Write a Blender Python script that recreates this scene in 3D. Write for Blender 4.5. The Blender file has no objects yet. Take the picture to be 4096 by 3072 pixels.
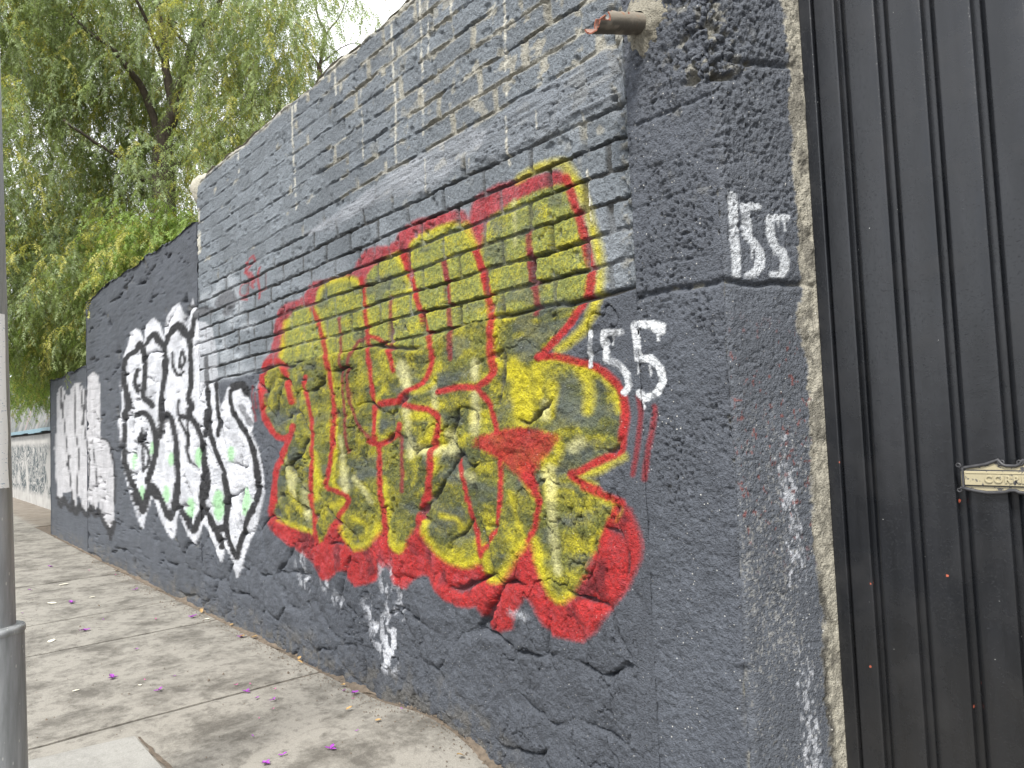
import bpy, math, random
import numpy as np
from mathutils import Matrix, Vector

scene = bpy.context.scene
COL = scene.collection

# ------------------------------------------------------------------ camera, world, sun, exposure
D = 2.195                                   # distance from the camera to the street face of the wall
CAM = Vector((0.0, 0.0, 1.5))
psi, pitch, roll = 0.698075, 0.057549, -0.040488
hv = Vector((-math.cos(psi), math.sin(psi), 0)); rv = Vector((math.sin(psi), math.cos(psi), 0)); uv = Vector((0, 0, 1))
Fv = hv * math.cos(pitch) + uv * math.sin(pitch)
U0 = uv * math.cos(pitch) - hv * math.sin(pitch)
Rv = rv * math.cos(roll) + U0 * math.sin(roll)
Uv = -rv * math.sin(roll) + U0 * math.cos(roll)
cam = bpy.data.cameras.new('camera')
cam.sensor_width = 36.0
cam.lens = 36.0 * 1625.88 / 2212.0
cam.clip_start = 0.05
cam.clip_end = 3000
cam_o = bpy.data.objects.new('camera', cam)
COL.objects.link(cam_o)
cam_o.matrix_world = Matrix(((Rv.x, Uv.x, -Fv.x, CAM.x), (Rv.y, Uv.y, -Fv.y, CAM.y), (Rv.z, Uv.z, -Fv.z, CAM.z), (0, 0, 0, 1)))
scene.camera = cam_o

SUN_EL, SUN_AZ = math.radians(52), math.radians(150)      # azimuth of the sun, from +Y clockwise (towards +X)
sun_dir = Vector((math.sin(SUN_AZ) * math.cos(SUN_EL), math.cos(SUN_AZ) * math.cos(SUN_EL), math.sin(SUN_EL)))
world = bpy.data.worlds.new('World'); scene.world = world; world.use_nodes = True
wn, wl = world.node_tree.nodes, world.node_tree.links
wn.clear()
wo = wn.new('ShaderNodeOutputWorld'); wb = wn.new('ShaderNodeBackground'); wb.inputs[1].default_value = 0.15
sky = wn.new('ShaderNodeTexSky'); sky.sky_type = 'NISHITA'; sky.sun_disc = False
sky.sun_elevation = SUN_EL; sky.sun_rotation = SUN_AZ; sky.altitude = 2200; sky.air_density = 1.0; sky.dust_density = 2.5
wc = wn.new('ShaderNodeTexCoord'); wm = wn.new('ShaderNodeMapping'); wm.inputs['Scale'].default_value = (1, 1, 2.2)
wx = wn.new('ShaderNodeTexNoise'); wx.inputs['Scale'].default_value = 5.0; wx.inputs['Detail'].default_value = 7; wx.inputs['Roughness'].default_value = 0.55
wr = wn.new('ShaderNodeValToRGB'); wr.color_ramp.elements[0].position = 0.30; wr.color_ramp.elements[1].position = 0.50
wr.color_ramp.elements[0].color = (0.2, 0.2, 0.2, 1)
wmix = wn.new('ShaderNodeMix'); wmix.data_type = 'RGBA'
wmix.inputs[7].default_value = (7.2, 7.35, 7.6, 1)        # white overcast cloud, in the units of the sky texture
wl.new(wc.outputs['Generated'], wm.inputs[0]); wl.new(wm.outputs[0], wx.inputs['Vector']); wl.new(wx.outputs[0], wr.inputs[0])
wl.new(wr.outputs[0], wmix.inputs[0]); wl.new(sky.outputs[0], wmix.inputs[6]); wl.new(wmix.outputs[2], wb.inputs[0]); wl.new(wb.outputs[0], wo.inputs[0])

sun = bpy.data.lights.new('sun', 'SUN'); sun.energy = 2.9; sun.angle = math.radians(12); sun.color = (1.0, 0.96, 0.9)
sun_o = bpy.data.objects.new('sun', sun); COL.objects.link(sun_o); sun_o.location = (0, -5, 12)
sun_o.rotation_euler = (-sun_dir).to_track_quat('-Z', 'Y').to_euler()

vs = scene.view_settings
vs.view_transform = 'Standard'; vs.look = 'None'; vs.gamma = 1.0; vs.use_curve_mapping = False
vs.exposure = 1.0

random.seed(7); rng = np.random.default_rng(7)

# ------------------------------------------------------------------ object helpers
def tag(o, label=None, cat=None, group=None, kind=None):
    if label: o['label'] = label
    if cat: o['category'] = cat
    if group: o['group'] = group
    if kind: o['kind'] = kind
    return o

def empty(name, loc, label=None, cat=None, group=None, kind=None):
    o = bpy.data.objects.new(name, None); o.empty_display_size = 0.1
    COL.objects.link(o); o.location = loc
    o['_loc'] = [float(v) for v in loc]
    return tag(o, label, cat, group, kind)

def origin(o):
    p = np.zeros(3)
    while o is not None:
        p = p + np.array(o.location); o = o.parent
    return p

def link(name, me, mat, parent=None):
    o = bpy.data.objects.new(name, me); COL.objects.link(o)
    if mat is not None and not me.materials: me.materials.append(mat)
    if parent is not None: o.parent = parent
    return o

def raw_mesh(name, V, F, col=None, smooth=True):
    """V (n,3), F (m,k) with one k, optional per-vertex colour"""
    me = bpy.data.meshes.new(name)
    V = np.ascontiguousarray(V, np.float32); F = np.ascontiguousarray(F, np.int32)
    k = F.shape[1]
    me.vertices.add(len(V)); me.vertices.foreach_set('co', V.ravel())
    me.loops.add(F.size); me.loops.foreach_set('vertex_index', F.ravel())
    me.polygons.add(len(F)); me.polygons.foreach_set('loop_start', np.arange(0, F.size, k, dtype=np.int32))
    me.polygons.foreach_set('loop_total', np.full(len(F), k, np.int32)) if bpy.app.version < (4, 1, 0) else None
    if smooth: me.polygons.foreach_set('use_smooth', np.ones(len(F), bool))
    if col is not None:
        a = me.color_attributes.new('paint', 'FLOAT_COLOR', 'POINT')
        a.data.foreach_set('color', np.ascontiguousarray(np.concatenate([col[:, :3], np.ones((len(col), 1))], 1), np.float32).ravel())
    me.update(calc_edges=True); me.validate()
    return me

class MB:
    """a little mesh collector"""
    def __init__(s): s.v = []; s.f = []
    def add(s, V, F):
        b = len(s.v); s.v += [tuple(p) for p in V]; s.f += [tuple(i + b for i in f) for f in F]; return s
    def box(s, x0, x1, y0, y1, z0, z1, bev=0.0):
        if bev <= 0:
            V = [(x, y, z) for x in (x0, x1) for y in (y0, y1) for z in (z0, z1)]
            return s.add(V, [(0, 1, 3, 2), (4, 6, 7, 5), (0, 4, 5, 1), (2, 3, 7, 6), (0, 2, 6, 4), (1, 5, 7, 3)])
        import bmesh
        bm = bmesh.new(); bmesh.ops.create_cube(bm, size=1)
        for v in bm.verts: v.co = Vector(((x0 + x1) / 2 + v.co.x * (x1 - x0), (y0 + y1) / 2 + v.co.y * (y1 - y0), (z0 + z1) / 2 + v.co.z * (z1 - z0)))
        bmesh.ops.bevel(bm, geom=bm.edges[:], offset=bev, segments=2, affect='EDGES', profile=0.5)
        bm.verts.index_update()
        s.add([v.co[:] for v in bm.verts], [[v.index for v in f.verts] for f in bm.faces]); bm.free(); return s
    def tube(s, pts, rad, n=8, cap=True):
        P = [Vector(p) for p in pts]; R = rad if hasattr(rad, '__len__') else [rad] * len(P)
        V = []; F = []; prev = None
        for i, p in enumerate(P):
            t = (P[min(i + 1, len(P) - 1)] - P[max(i - 1, 0)]).normalized()
            a = prev if prev is not None else (Vector((0, 0, 1)) if abs(t.z) < 0.9 else Vector((1, 0, 0)))
            a = (a - t * a.dot(t)).normalized(); prev = a; b = t.cross(a)
            for k in range(n):
                th = 2 * math.pi * k / n; V.append(p + (a * math.cos(th) + b * math.sin(th)) * R[i])
        for i in range(len(P) - 1):
            for k in range(n):
                F.append((i * n + k, i * n + (k + 1) % n, (i + 1) * n + (k + 1) % n, (i + 1) * n + k))
        if cap: F.append(tuple(range(n))[::-1]); F.append(tuple((len(P) - 1) * n + k for k in range(n)))
        return s.add(V, F)
    def build(s, name, mat, parent=None, smooth=False, bevel=0.0):
        me = bpy.data.meshes.new(name)
        o0 = origin(parent) if parent is not None else np.zeros(3)
        me.from_pydata([(v[0] - o0[0], v[1] - o0[1], v[2] - o0[2]) for v in s.v], [], s.f)
        if smooth:
            me.polygons.foreach_set('use_smooth', np.ones(len(me.polygons), bool))
        me.update()
        return link(name, me, mat, parent)

def srgb(r, g, b, k=1.0):
    f = lambda c: ((c / 255 + 0.055) / 1.055) ** 2.4 if c > 10 else c / 255 / 12.92
    return np.array([f(r) * k, f(g) * k, f(b) * k])

# ------------------------------------------------------------------ numpy noise
def h2(ix, iy, seed):
    with np.errstate(over='ignore'):
        h = (ix.astype(np.int64) * 374761393 + iy.astype(np.int64) * 668265263 + seed * 1274126177) & 0xffffffff
        h = ((h ^ (h >> 13)) * 1274126177) & 0xffffffff
        h = (h ^ (h >> 16)) * 2246822519 & 0xffffffff
        h = h ^ (h >> 15)
    return (h & 0xffffff) / float(0xffffff)

def vn(x, y, seed=0):
    ix = np.floor(x); iy = np.floor(y); fx = x - ix; fy = y - iy
    ux = fx * fx * fx * (fx * (fx * 6 - 15) + 10); uy = fy * fy * fy * (fy * (fy * 6 - 15) + 10)
    a = h2(ix, iy, seed); b = h2(ix + 1, iy, seed); c = h2(ix, iy + 1, seed); d = h2(ix + 1, iy + 1, seed)
    return (a + (b - a) * ux) * (1 - uy) + (c + (d - c) * ux) * uy

def fbm(x, y, seed=0, o=4, g=0.5):
    s = 0; a = 1; t = 0
    for i in range(o):
        s = s + a * vn(x * 2 ** i + 17.3 * i, y * 2 ** i - 9.1 * i, seed + i); t += a; a *= g
    return s / t                                        # 0..1, mean 0.5

def voro(x, y, seed=0, jit=0.85):
    ix = np.floor(x); iy = np.floor(y)
    f1 = np.full(x.shape, 9.0); f2 = np.full(x.shape, 9.0); cid = np.zeros(x.shape, np.int64)
    for dx in (-1, 0, 1):
        for dy in (-1, 0, 1):
            jx = ix + dx; jy = iy + dy
            px = jx + 0.5 + (h2(jx, jy, seed) - 0.5) * jit; py = jy + 0.5 + (h2(jx, jy, seed + 51) - 0.5) * jit
            dd = np.hypot(px - x, py - y); near = dd < f1
            f2 = np.where(near, f1, np.minimum(f2, dd)); cid = np.where(near, (jx.astype(np.int64) + 500) * 1000 + jy.astype(np.int64) + 500, cid)
            f1 = np.where(near, dd, f1)
    return f1, f2, cid

def sstep(a, b, x):
    t = np.clip((x - a) / (b - a), 0, 1); return t * t * (3 - 2 * t)

def mixc(C, c, m):
    """blend colour c into C (n,3) by m (n)"""
    return C + (np.asarray(c) - C) * m[:, None]

# ------------------------------------------------------------------ materials
def new_mat(name):
    m = bpy.data.materials.new(name); m.use_nodes = True
    nt = m.node_tree; return m, nt.nodes, nt.links, nt.nodes['Principled BSDF']

def noise(n, l, scale, detail=4, rough=0.55, vec=None, dist=0.0):
    t = n.new('ShaderNodeTexNoise'); t.inputs['Scale'].default_value = scale; t.inputs['Detail'].default_value = detail
    t.inputs['Roughness'].default_value = rough; t.inputs['Distortion'].default_value = dist
    if vec is not None: l.new(vec, t.inputs['Vector'])
    return t.outputs[0]

def ramp(n, l, src, stops):
    r = n.new('ShaderNodeValToRGB'); e = r.color_ramp.elements
    while len(e) < len(stops): e.new(0.5)
    for i, (p, c) in enumerate(stops):
        e[i].position = p; e[i].color = (c, c, c, 1) if not hasattr(c, '__len__') else (*c[:3], 1)
    l.new(src, r.inputs[0]); return r.outputs[0]

def math_n(n, l, op, a, b):
    m = n.new('ShaderNodeMath'); m.operation = op
    for i, v in enumerate((a, b)):
        if isinstance(v, (int, float)): m.inputs[i].default_value = v
        else: l.new(v, m.inputs[i])
    return m.outputs[0]

def mix_n(n, l, fac, a, b, mode='MIX'):
    m = n.new('ShaderNodeMix'); m.data_type = 'RGBA'; m.blend_type = mode
    for i, v in ((0, fac), (6, a), (7, b)):
        if isinstance(v, (int, float)): m.inputs[i].default_value = v
        elif hasattr(v, '__len__'): m.inputs[i].default_value = (*[float(x) for x in v[:3]], 1)
        else: l.new(v, m.inputs[i])
    return m.outputs[2]

def bump(n, l, h, strength, dist, prev=None):
    b = n.new('ShaderNodeBump'); b.inputs['Strength'].default_value = strength; b.inputs['Distance'].default_value = dist
    l.new(h, b.inputs['Height'])
    if prev is not None: l.new(prev, b.inputs['Normal'])
    return b.outputs[0]

def pos(n):
    return n.new('ShaderNodeNewGeometry').outputs['Position']

def wall_material(name, specks=0.5, rough=0.72, grain=1.0):
    m, n, l, b = new_mat(name)
    p = pos(n)
    at = n.new('ShaderNodeAttribute'); at.attribute_name = 'paint'
    fine = noise(n, l, 260, 3, 0.7, p); mid = noise(n, l, 105, 4, 0.65, p); big = noise(n, l, 5, 5, 0.6, p)
    c = mix_n(n, l, 1.0, at.outputs[0], ramp(n, l, big, [(0.25, 0.86), (0.75, 1.14)]), 'MULTIPLY')
    c = mix_n(n, l, 1.0, c, ramp(n, l, mid, [(0.30, 0.66), (0.66, 1.26)]), 'MULTIPLY')
    # little paint flecks and bare grains
    v = n.new('ShaderNodeTexVoronoi'); v.inputs['Scale'].default_value = 42; l.new(p, v.inputs['Vector'])
    dots = math_n(n, l, 'MULTIPLY', ramp(n, l, v.outputs['Distance'], [(0.08, 1.0), (0.13, 0.0)]), ramp(n, l, noise(n, l, 9, 3, 0.6, p), [(0.42, 0.0), (0.62, specks)]))
    c = mix_n(n, l, dots, c, (0.55, 0.54, 0.5))
    l.new(c, b.inputs['Base Color'])
    b.inputs['Roughness'].default_value = rough; b.inputs['Specular IOR Level'].default_value = 0.35
    # sand grain and pits
    pv = n.new('ShaderNodeTexVoronoi'); pv.inputs['Scale'].default_value = 130; l.new(p, pv.inputs['Vector'])
    nb = bump(n, l, mid, 0.9 * grain, 0.010)
    nb = bump(n, l, ramp(n, l, pv.outputs['Distance'], [(0.0, 0.0), (0.55, 1.0)]), 0.75 * grain, 0.006, nb)
    nb = bump(n, l, fine, 0.8 * grain, 0.004, nb)
    l.new(nb, b.inputs['Normal'])
    return m

M = {}
M['wall'] = wall_material('painted_masonry')
M['pillar'] = wall_material('painted_concrete', specks=0.9, grain=0.75)

def simple(name, base, rough, var=0.15, scale=8, bumps=((60, 0.3, 0.004),), metal=0.0, spec=0.5, stretch=None):
    m, n, l, b = new_mat(name); p = pos(n)
    if stretch:
        mp = n.new('ShaderNodeMapping'); mp.inputs['Scale'].default_value = stretch; l.new(p, mp.inputs[0]); q = mp.outputs[0]
    else: q = p
    v = ramp(n, l, noise(n, l, scale, 6, 0.6, q), [(0.25, 1 - var), (0.75, 1 + var)])
    l.new(mix_n(n, l, 1.0, base, v, 'MULTIPLY'), b.inputs['Base Color'])
    b.inputs['Roughness'].default_value = rough; b.inputs['Metallic'].default_value = metal; b.inputs['Specular IOR Level'].default_value = spec
    nb = None
    for s, st, d in bumps: nb = bump(n, l, noise(n, l, s, 4, 0.6, p), st, d, nb)
    if nb is not None: l.new(nb, b.inputs['Normal'])
    return m
# ------------------------------------------------------------------ ground height
def zg(X, Y):
    X = np.asarray(X, float); Y = np.asarray(Y, float)
    g = 0.045 * np.exp(-((X + 3.35) / 0.35) ** 2) * sstep(1.3, 2.1, Y)
    g = g - 0.30 * sstep(-3.15, -2.05, X) * sstep(0.6, 1.9, Y)
    return g + 0.03 * sstep(-9, -15, X)

# ------------------------------------------------------------------ the paint on the wall: strokes as (brush height mm, brush aspect %, x, z, x, z ... in mm)
T = {
'red_fill': [[0,100,-2030,1216,-1985,1197,-1942,1173,-1910,1115,-1893,1050,-1901,990,-1940,926,-1980,861,-2048,791,-2109,719,-2161,662,-2233,617,-2305,614,-2391,613,-2455,646,-2498,684,-2541,746,-2576,748,-2615,704,-2655,643,-2684,591,-2775,559,-2821,567,-2885,613,-2924,657,-2996,637,-3098,630,-3204,649,-3281,692,-3360,736,-3401,744,-3498,709,-3554,655,-3627,645,-3700,664,-3753,735,-3801,750,-3854,694,-3897,648,-4023,612,-4154,584,-4242,615,-4308,660,-4380,646,-4530,567,-4606,568,-4680,628,-4756,688,-4920,719,-5092,738,-5304,782,-5461,872,-5463,943,-5367,1095,-4599,1126,-3349,1176,-2506,1210],[0,100,-5558,1914,-5555,1971,-5506,2069,-5389,2114,-5327,2208,-5280,2313,-5206,2413,-5072,2447,-4846,2433,-4748,2469,-4699,2502,-4628,2521,-4495,2507,-4325,2496,-4163,2495,-4066,2496,-4045,2520,-4064,2508,-4010,2555,-3925,2587,-3812,2584,-3660,2555,-3571,2567,-3541,2598,-3468,2627,-3345,2635,-3216,2615,-3093,2609,-2987,2597,-2931,2576,-2898,2527,-2881,2564,-2845,2621,-2774,2629,-2660,2637,-2553,2619,-2459,2605,-2335,2594,-2267,2583,-2210,2558,-2176,2522,-2217,2455,-2380,2438,-2569,2360,-2882,2296,-3500,2340,-4474,2110,-5210,1867]],
'body': [[0,100,-5501,1887,-5469,1953,-5395,2003,-5268,2025,-5189,1996,-5199,2062,-5124,2206,-5079,2308,-4973,2379,-4824,2388,-4684,2352,-4615,2357,-4587,2443,-4474,2484,-4244,2477,-4068,2450,-3986,2408,-3928,2361,-3938,2370,-3901,2436,-3819,2477,-3694,2500,-3590,2502,-3495,2414,-3457,2474,-3420,2519,-3351,2541,-3220,2548,-3073,2542,-2946,2522,-2894,2446,-2839,2360,-2806,2386,-2791,2442,-2751,2495,-2658,2508,-2578,2526,-2483,2529,-2392,2529,-2287,2527,-2213,2515,-2178,2433,-2137,2321,-2100,2173,-2090,2098,-2107,2013,-2104,2058,-2129,2000,-2148,1972,-2222,1914,-2298,1866,-2376,1823,-2416,1804,-2321,1794,-2214,1765,-2128,1742,-2055,1711,-1994,1664,-1958,1615,-1946,1562,-1945,1515,-1961,1452,-1976,1394,-2053,1365,-2138,1334,-2235,1295,-2177,1260,-2094,1233,-2182,1252,-2067,1217,-1995,1187,-2015,1155,-2035,1133,-2076,1082,-2118,1023,-2161,963,-2194,902,-2238,847,-2293,796,-2348,765,-2403,766,-2454,834,-2494,920,-2518,1009,-2536,1004,-2555,998,-2620,930,-2713,832,-2781,788,-2847,795,-2888,898,-2925,869,-3027,830,-3161,839,-3285,880,-3363,955,-3383,1031,-3418,1020,-3464,974,-3558,881,-3634,834,-3726,876,-3768,976,-3824,1017,-3837,966,-3923,888,-4053,825,-4186,800,-4296,867,-4326,957,-4410,940,-4460,931,-4513,871,-4618,800,-4694,850,-4828,863,-5055,876,-5282,903,-5390,960,-5314,1174,-5270,1272,-5185,1359,-5071,1449,-4996,1522,-5152,1487,-5284,1511,-5418,1580,-5513,1684]],
'yel': [[36,140,-2515,2615,-2403,2629,-2298,2622,-2232,2605,-2197,2571,-2164,2516,-2126,2442,-2092,2361,-2067,2271,-2048,2190,-2040,2117,-2048,2047,-2048,2085,-2056,2013,-2077,1956,-2127,1895,-2208,1849,-2292,1820],[24,137,-2303,1786,-2180,1743,-2081,1704,-2018,1660,-1982,1611,-1970,1551],[30,137,-1966,1371,-2039,1341,-2123,1310,-2200,1290,-2126,1256],[38,176,-3358,1029,-3346,956,-3268,891,-3161,853,-3026,841,-2924,878],[34,160,-2861,889,-2833,810,-2780,800,-2726,831,-2632,929,-2567,997],[27,240,-5281,909,-5054,888,-4719,866],[36,208,-4302,964,-4284,879,-4185,818,-4052,835,-3922,903,-3847,975],[26,192,-3730,964,-3697,878,-3633,850,-3567,890],[30,149,-2501,1003,-2477,922,-2437,836,-2391,775,-2348,770,-2298,799],[25,138,-2222,1265,-2143,1232,-2068,1210,-2009,1176,-2035,1133],[29,220,-4594,2324,-4513,2193,-4456,2059,-4401,1908,-4365,1809],[32,244,-5079,2308,-5124,2206,-5184,2082],[25,215,-4569,2380,-4520,2452,-4368,2475,-4145,2454,-4014,2413],[22,186,-3562,2488,-3510,2402,-3459,2318,-3410,2235],[18,179,-3438,2433,-3420,2504,-3351,2534,-3208,2538,-3026,2531],[17,165,-2924,2507,-2874,2421,-2840,2354],[28,161,-2821,2334,-2803,2236,-2769,2129,-2735,2030,-2722,1965,-2739,1868,-2710,1794],[87,154,-2603,1764,-2543,1718,-2547,1644,-2532,1556],[39,149,-2438,1770,-2433,1703,-2427,1637],[45,146,-2339,1670,-2343,1606,-2365,1556],[37,139,-2181,1734,-2141,1681,-2128,1619,-2132,1558],[38,146,-2325,1446,-2310,1395,-2350,1350],[39,148,-2406,1363,-2392,1286,-2378,1196],[29,153,-2568,1315,-2522,1243,-2485,1192],[48,181,-3459,1584,-3356,1580,-3244,1560,-3278,1460,-3351,1421],[31,180,-3231,1771,-3275,1734,-3421,1712],[31,176,-3176,1550,-3168,1458,-3229,1359,-3246,1296],[32,217,-4356,1599,-4366,1428,-4415,1295,-4400,1201,-4321,1156],[33,216,-4429,1044,-4260,1086,-4312,985],[27,206,-4130,986,-4002,964,-4006,902,-4115,872],[13,156,-2652,1204,-2631,1142,-2588,1050,-2566,1021],[18,173,-3194,1067,-3072,1057,-3045,1016],[50,227,-4671,1381,-4635,1233,-4665,1094],[19,202,-3995,2409,-3947,2292,-3901,2151,-3888,2078],[16,199,-3841,1686,-3829,1598,-3844,1494],[22,196,-3762,1239,-3760,1110,-3746,1012]],
'pale': [[49,188,-3549,1870,-3537,1819,-3509,1759],[38,187,-3528,1710,-3503,1619,-3494,1504,-3487,1373],[29,165,-2880,1809,-2884,1744],[43,165,-2877,1664,-2897,1527,-2900,1490],[23,177,-3234,1716,-3213,1621],[22,214,-4282,1484,-4271,1335,-4262,1149],[20,212,-4214,1289,-4212,1151],[19,241,-5109,1328,-5064,1223,-5020,1099],[45,148,-2391,1589,-2394,1550],[43,141,-2183,1431,-2228,1407],[39,148,-2380,1318,-2411,1285],[25,205,-4116,1230,-3931,1102],[24,213,-4250,1249,-4255,1162],[24,238,-5005,1232,-4956,1088],[29,232,-4811,1165,-4795,954],[35,147,-2377,1260,-2375,1193,-2382,1096,-2378,977,-2362,890],[47,180,-3410,1406,-3186,1397],[45,173,-3101,1472,-3093,1397],[6,154,-2554,2526,-2551,2419,-2553,2319],[29,165,-2876,1824,-2869,1750],[37,168,-3011,1278,-2938,1266]],
'dark': [[52,170,-3190,1767,-3006,1768,-2905,1790],[44,203,-4116,1318,-3827,1347],[45,204,-4121,1236,-3883,1268],[69,143,-2292,1667,-2184,1684],[75,143,-2297,1597,-2193,1543],[47,153,-2618,1868,-2473,1846],[48,157,-2715,1542,-2612,1614],[36,138,-2169,1382,-2019,1394],[32,146,-2353,1299,-2297,1313],[29,142,-2349,1098,-2191,1116,-2150,1133],[36,142,-2264,930,-2181,953],[28,136,-2070,1165,-2015,1155],[45,176,-3343,1002,-3073,1048],[36,175,-3287,1115,-3041,1076],[31,170,-3079,944,-2959,997],[49,225,-4681,1600,-4503,1614],[34,194,-3817,1511,-3614,1582],[65,248,-5359,1645,-5171,1617],[38,173,-3194,1267,-3038,1256],[36,151,-2535,2440,-2406,2439],[44,158,-2702,2454,-2664,2413],[33,191,-3701,2314,-3523,2309],[29,166,-2999,2090,-2838,2089],[42,207,-4113,903,-4048,898],[56,155,-2654,1260,-2534,1225],[41,158,-2682,2065,-2648,2081]],
'red': [[37,249,-5544,1913,-5524,2002,-5449,2052,-5308,2056,-5174,2022,-5100,1935,-5042,1834,-5009,1737],[44,250,-5543,1935,-5535,1799,-5513,1684,-5418,1580,-5284,1511,-5152,1487,-5022,1512,-4989,1569],[45,249,-5049,1486,-5185,1359,-5270,1272,-5331,1151,-5364,1042,-5350,1096,-5417,952],[26,230,-4768,1898,-4797,1818,-4743,1724,-4704,1601,-4702,1431,-4711,1281,-4733,1091,-4720,1086,-4701,948,-4669,824],[31,219,-4661,2344,-4576,2251,-4497,2093,-4441,1950,-4406,1812,-4382,1695,-4392,1524,-4420,1391,-4481,1256,-4507,1169,-4342,1146,-4351,1142,-4212,1120,-4210,1077,-4335,994,-4411,929],[25,201,-3976,2424,-3955,2321,-3937,2156,-3919,2001,-3892,1865,-3865,1722,-3865,1573,-3863,1460],[24,195,-3906,2067,-3802,2041,-3704,1978,-3651,1913,-3631,1843],[32,195,-3925,1452,-3821,1433,-3703,1458,-3603,1506,-3585,1539],[30,198,-3822,1425,-3821,1295,-3806,1116,-3808,1128,-3788,969],[29,183,-3513,2476,-3442,2362,-3390,2229,-3325,2090,-3275,1972,-3251,1890,-3277,1814,-3345,1755,-3450,1730,-3551,1708,-3577,1680],[39,193,-3561,1671,-3790,1666],[31,180,-3547,1650,-3397,1626,-3255,1604,-3195,1567,-3199,1505,-3238,1428,-3275,1389,-3273,1319,-3305,1249,-3339,1153,-3369,1129,-3410,1020],[32,164,-2845,2361,-2804,2258,-2766,2128,-2748,2032,-2754,1940,-2760,1841,-2742,1776,-2779,1729,-2875,1700,-3009,1709,-3194,1698],[28,163,-2845,2362,-2808,2262,-2773,2151],[26,185,-3492,2467,-3456,2369,-3384,2216],[27,203,-3984,2427,-3964,2341],[27,162,-2852,1684,-2785,1630,-2755,1572,-2727,1480],[34,141,-2212,2535,-2187,2476,-2163,2407,-2137,2326,-2115,2243,-2097,2161,-2090,2098,-2106,2024,-2097,2094,-2104,2058,-2129,2000,-2148,1972,-2222,1914,-2298,1866,-2376,1823,-2422,1800],[31,138,-2427,1798,-2321,1794,-2214,1765,-2128,1742,-2055,1711,-1994,1664,-1958,1615,-1946,1562,-1945,1515,-1961,1452,-1976,1394,-2053,1365,-2138,1334,-2199,1308,-2257,1295,-2177,1260,-2094,1233,-2182,1252,-2067,1217,-1985,1190],[30,151,-2509,1283,-2473,1218,-2542,1287,-2486,1242,-2465,1197,-2450,1174],[20,152,-2453,1167,-2483,1096,-2510,1041,-2542,999],[21,161,-2716,1354,-2715,1278,-2722,1168,-2717,1186,-2750,1070,-2780,1011,-2851,947,-2895,893],[22,168,-3035,1352,-3003,1271,-2985,1155,-2977,1166,-2941,1066,-2905,959,-2894,910],[28,136,-2014,1168,-2056,1097,-2089,1032]],
'redpoly': [[0,100,-2914,1418,-2899,1458,-2718,1490,-2557,1500,-2417,1483,-2370,1469,-2324,1465,-2302,1445,-2346,1408,-2396,1369,-2426,1350,-2457,1317,-2489,1290,-2464,1219,-2495,1198,-2551,1255,-2622,1294,-2716,1354,-2826,1396,-2896,1411]],
'reddull': [[20,213,-4278,2230,-4265,2114,-4265,1934,-4244,1782,-4232,1660,-4210,1520,-4198,1390],[22,205,-3906,2067,-4016,2057,-4094,2011,-4156,1943,-4172,1833,-4151,1702,-4099,1608,-4011,1524,-3906,1469,-3822,1425],[20,192,-3654,2263,-3661,2144,-3661,2016,-3657,1939],[20,190,-3603,1506,-3576,1423,-3576,1299,-3576,1176],[26,172,-3113,2355,-3095,2220,-3089,2104,-3083,1988,-3084,1858],[26,150,-2451,2279,-2451,2192,-2436,2115,-2426,2047,-2424,1993],[26,150,-2457,2360,-2461,2288,-2450,2182,-2445,2115],[25,173,-3120,2363,-3101,2275,-3102,2171],[19,130,-1876,1599,-1869,1535,-1880,1468,-1897,1382,-1921,1302],[20,128,-1802,1555,-1814,1477,-1841,1394,-1867,1287],[12,264,-5722,1899,-5713,1776,-5673,1629],[10,262,-5645,1845,-5636,1724]],
'redtag': [[18,264,-5675,2907,-5789,2887,-5812,2819,-5697,2847,-5641,2865,-5676,2900],[11,268,-5813,2805,-5741,2728,-5671,2652,-5799,2716,-5935,2718,-5958,2649,-5823,2627,-5800,2695],[28,265,-5832,2809,-5720,2767,-5668,2701],[16,259,-5536,2788,-5593,2729,-5562,2633,-5567,2558],[12,255,-5434,2721,-5439,2633,-5511,2604],[14,270,-5960,2613,-5806,2585]],
'num': [[18,138,-2099,1870,-2103,1812,-2116,1734],[26,133,-1943,1851,-2030,1859,-2029,1804,-2020,1750,-1966,1727,-1923,1682,-1916,1641,-1942,1617],[28,128,-1751,1847,-1793,1863,-1877,1869,-1869,1810,-1866,1741,-1808,1735,-1765,1692,-1756,1647,-1788,1605,-1847,1588,-1868,1609],[8,126,-1769,1843,-1769,1798],[6,134,-1991,1836,-1991,1806],[6,130,-1868,1718,-1869,1684],[7,128,-1814,1708,-1814,1674],[7,129,-1854,1586,-1851,1552],[33,126,-1793,1858,-1756,1833]],
'num2': [[23,165,-1417,2272,-1419,2200,-1418,2123,-1416,2029],[23,165,-1415,2079,-1417,1992],[25,165,-1313,2239,-1369,2234,-1362,2182,-1363,2132,-1340,2111,-1311,2079],[25,165,-1313,2084,-1310,2058,-1317,2025,-1346,1997,-1366,1991],[24,165,-1184,2209,-1256,2203,-1260,2149,-1249,2110,-1223,2083,-1200,2050],[24,165,-1215,2089,-1202,2058,-1206,2025,-1225,2000,-1259,1998],[6,165,-1344,2105,-1347,2049],[6,165,-1246,2099,-1247,2071],[6,165,-1221,2192,-1222,2174],[6,165,-1192,2199,-1193,2162]],
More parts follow.
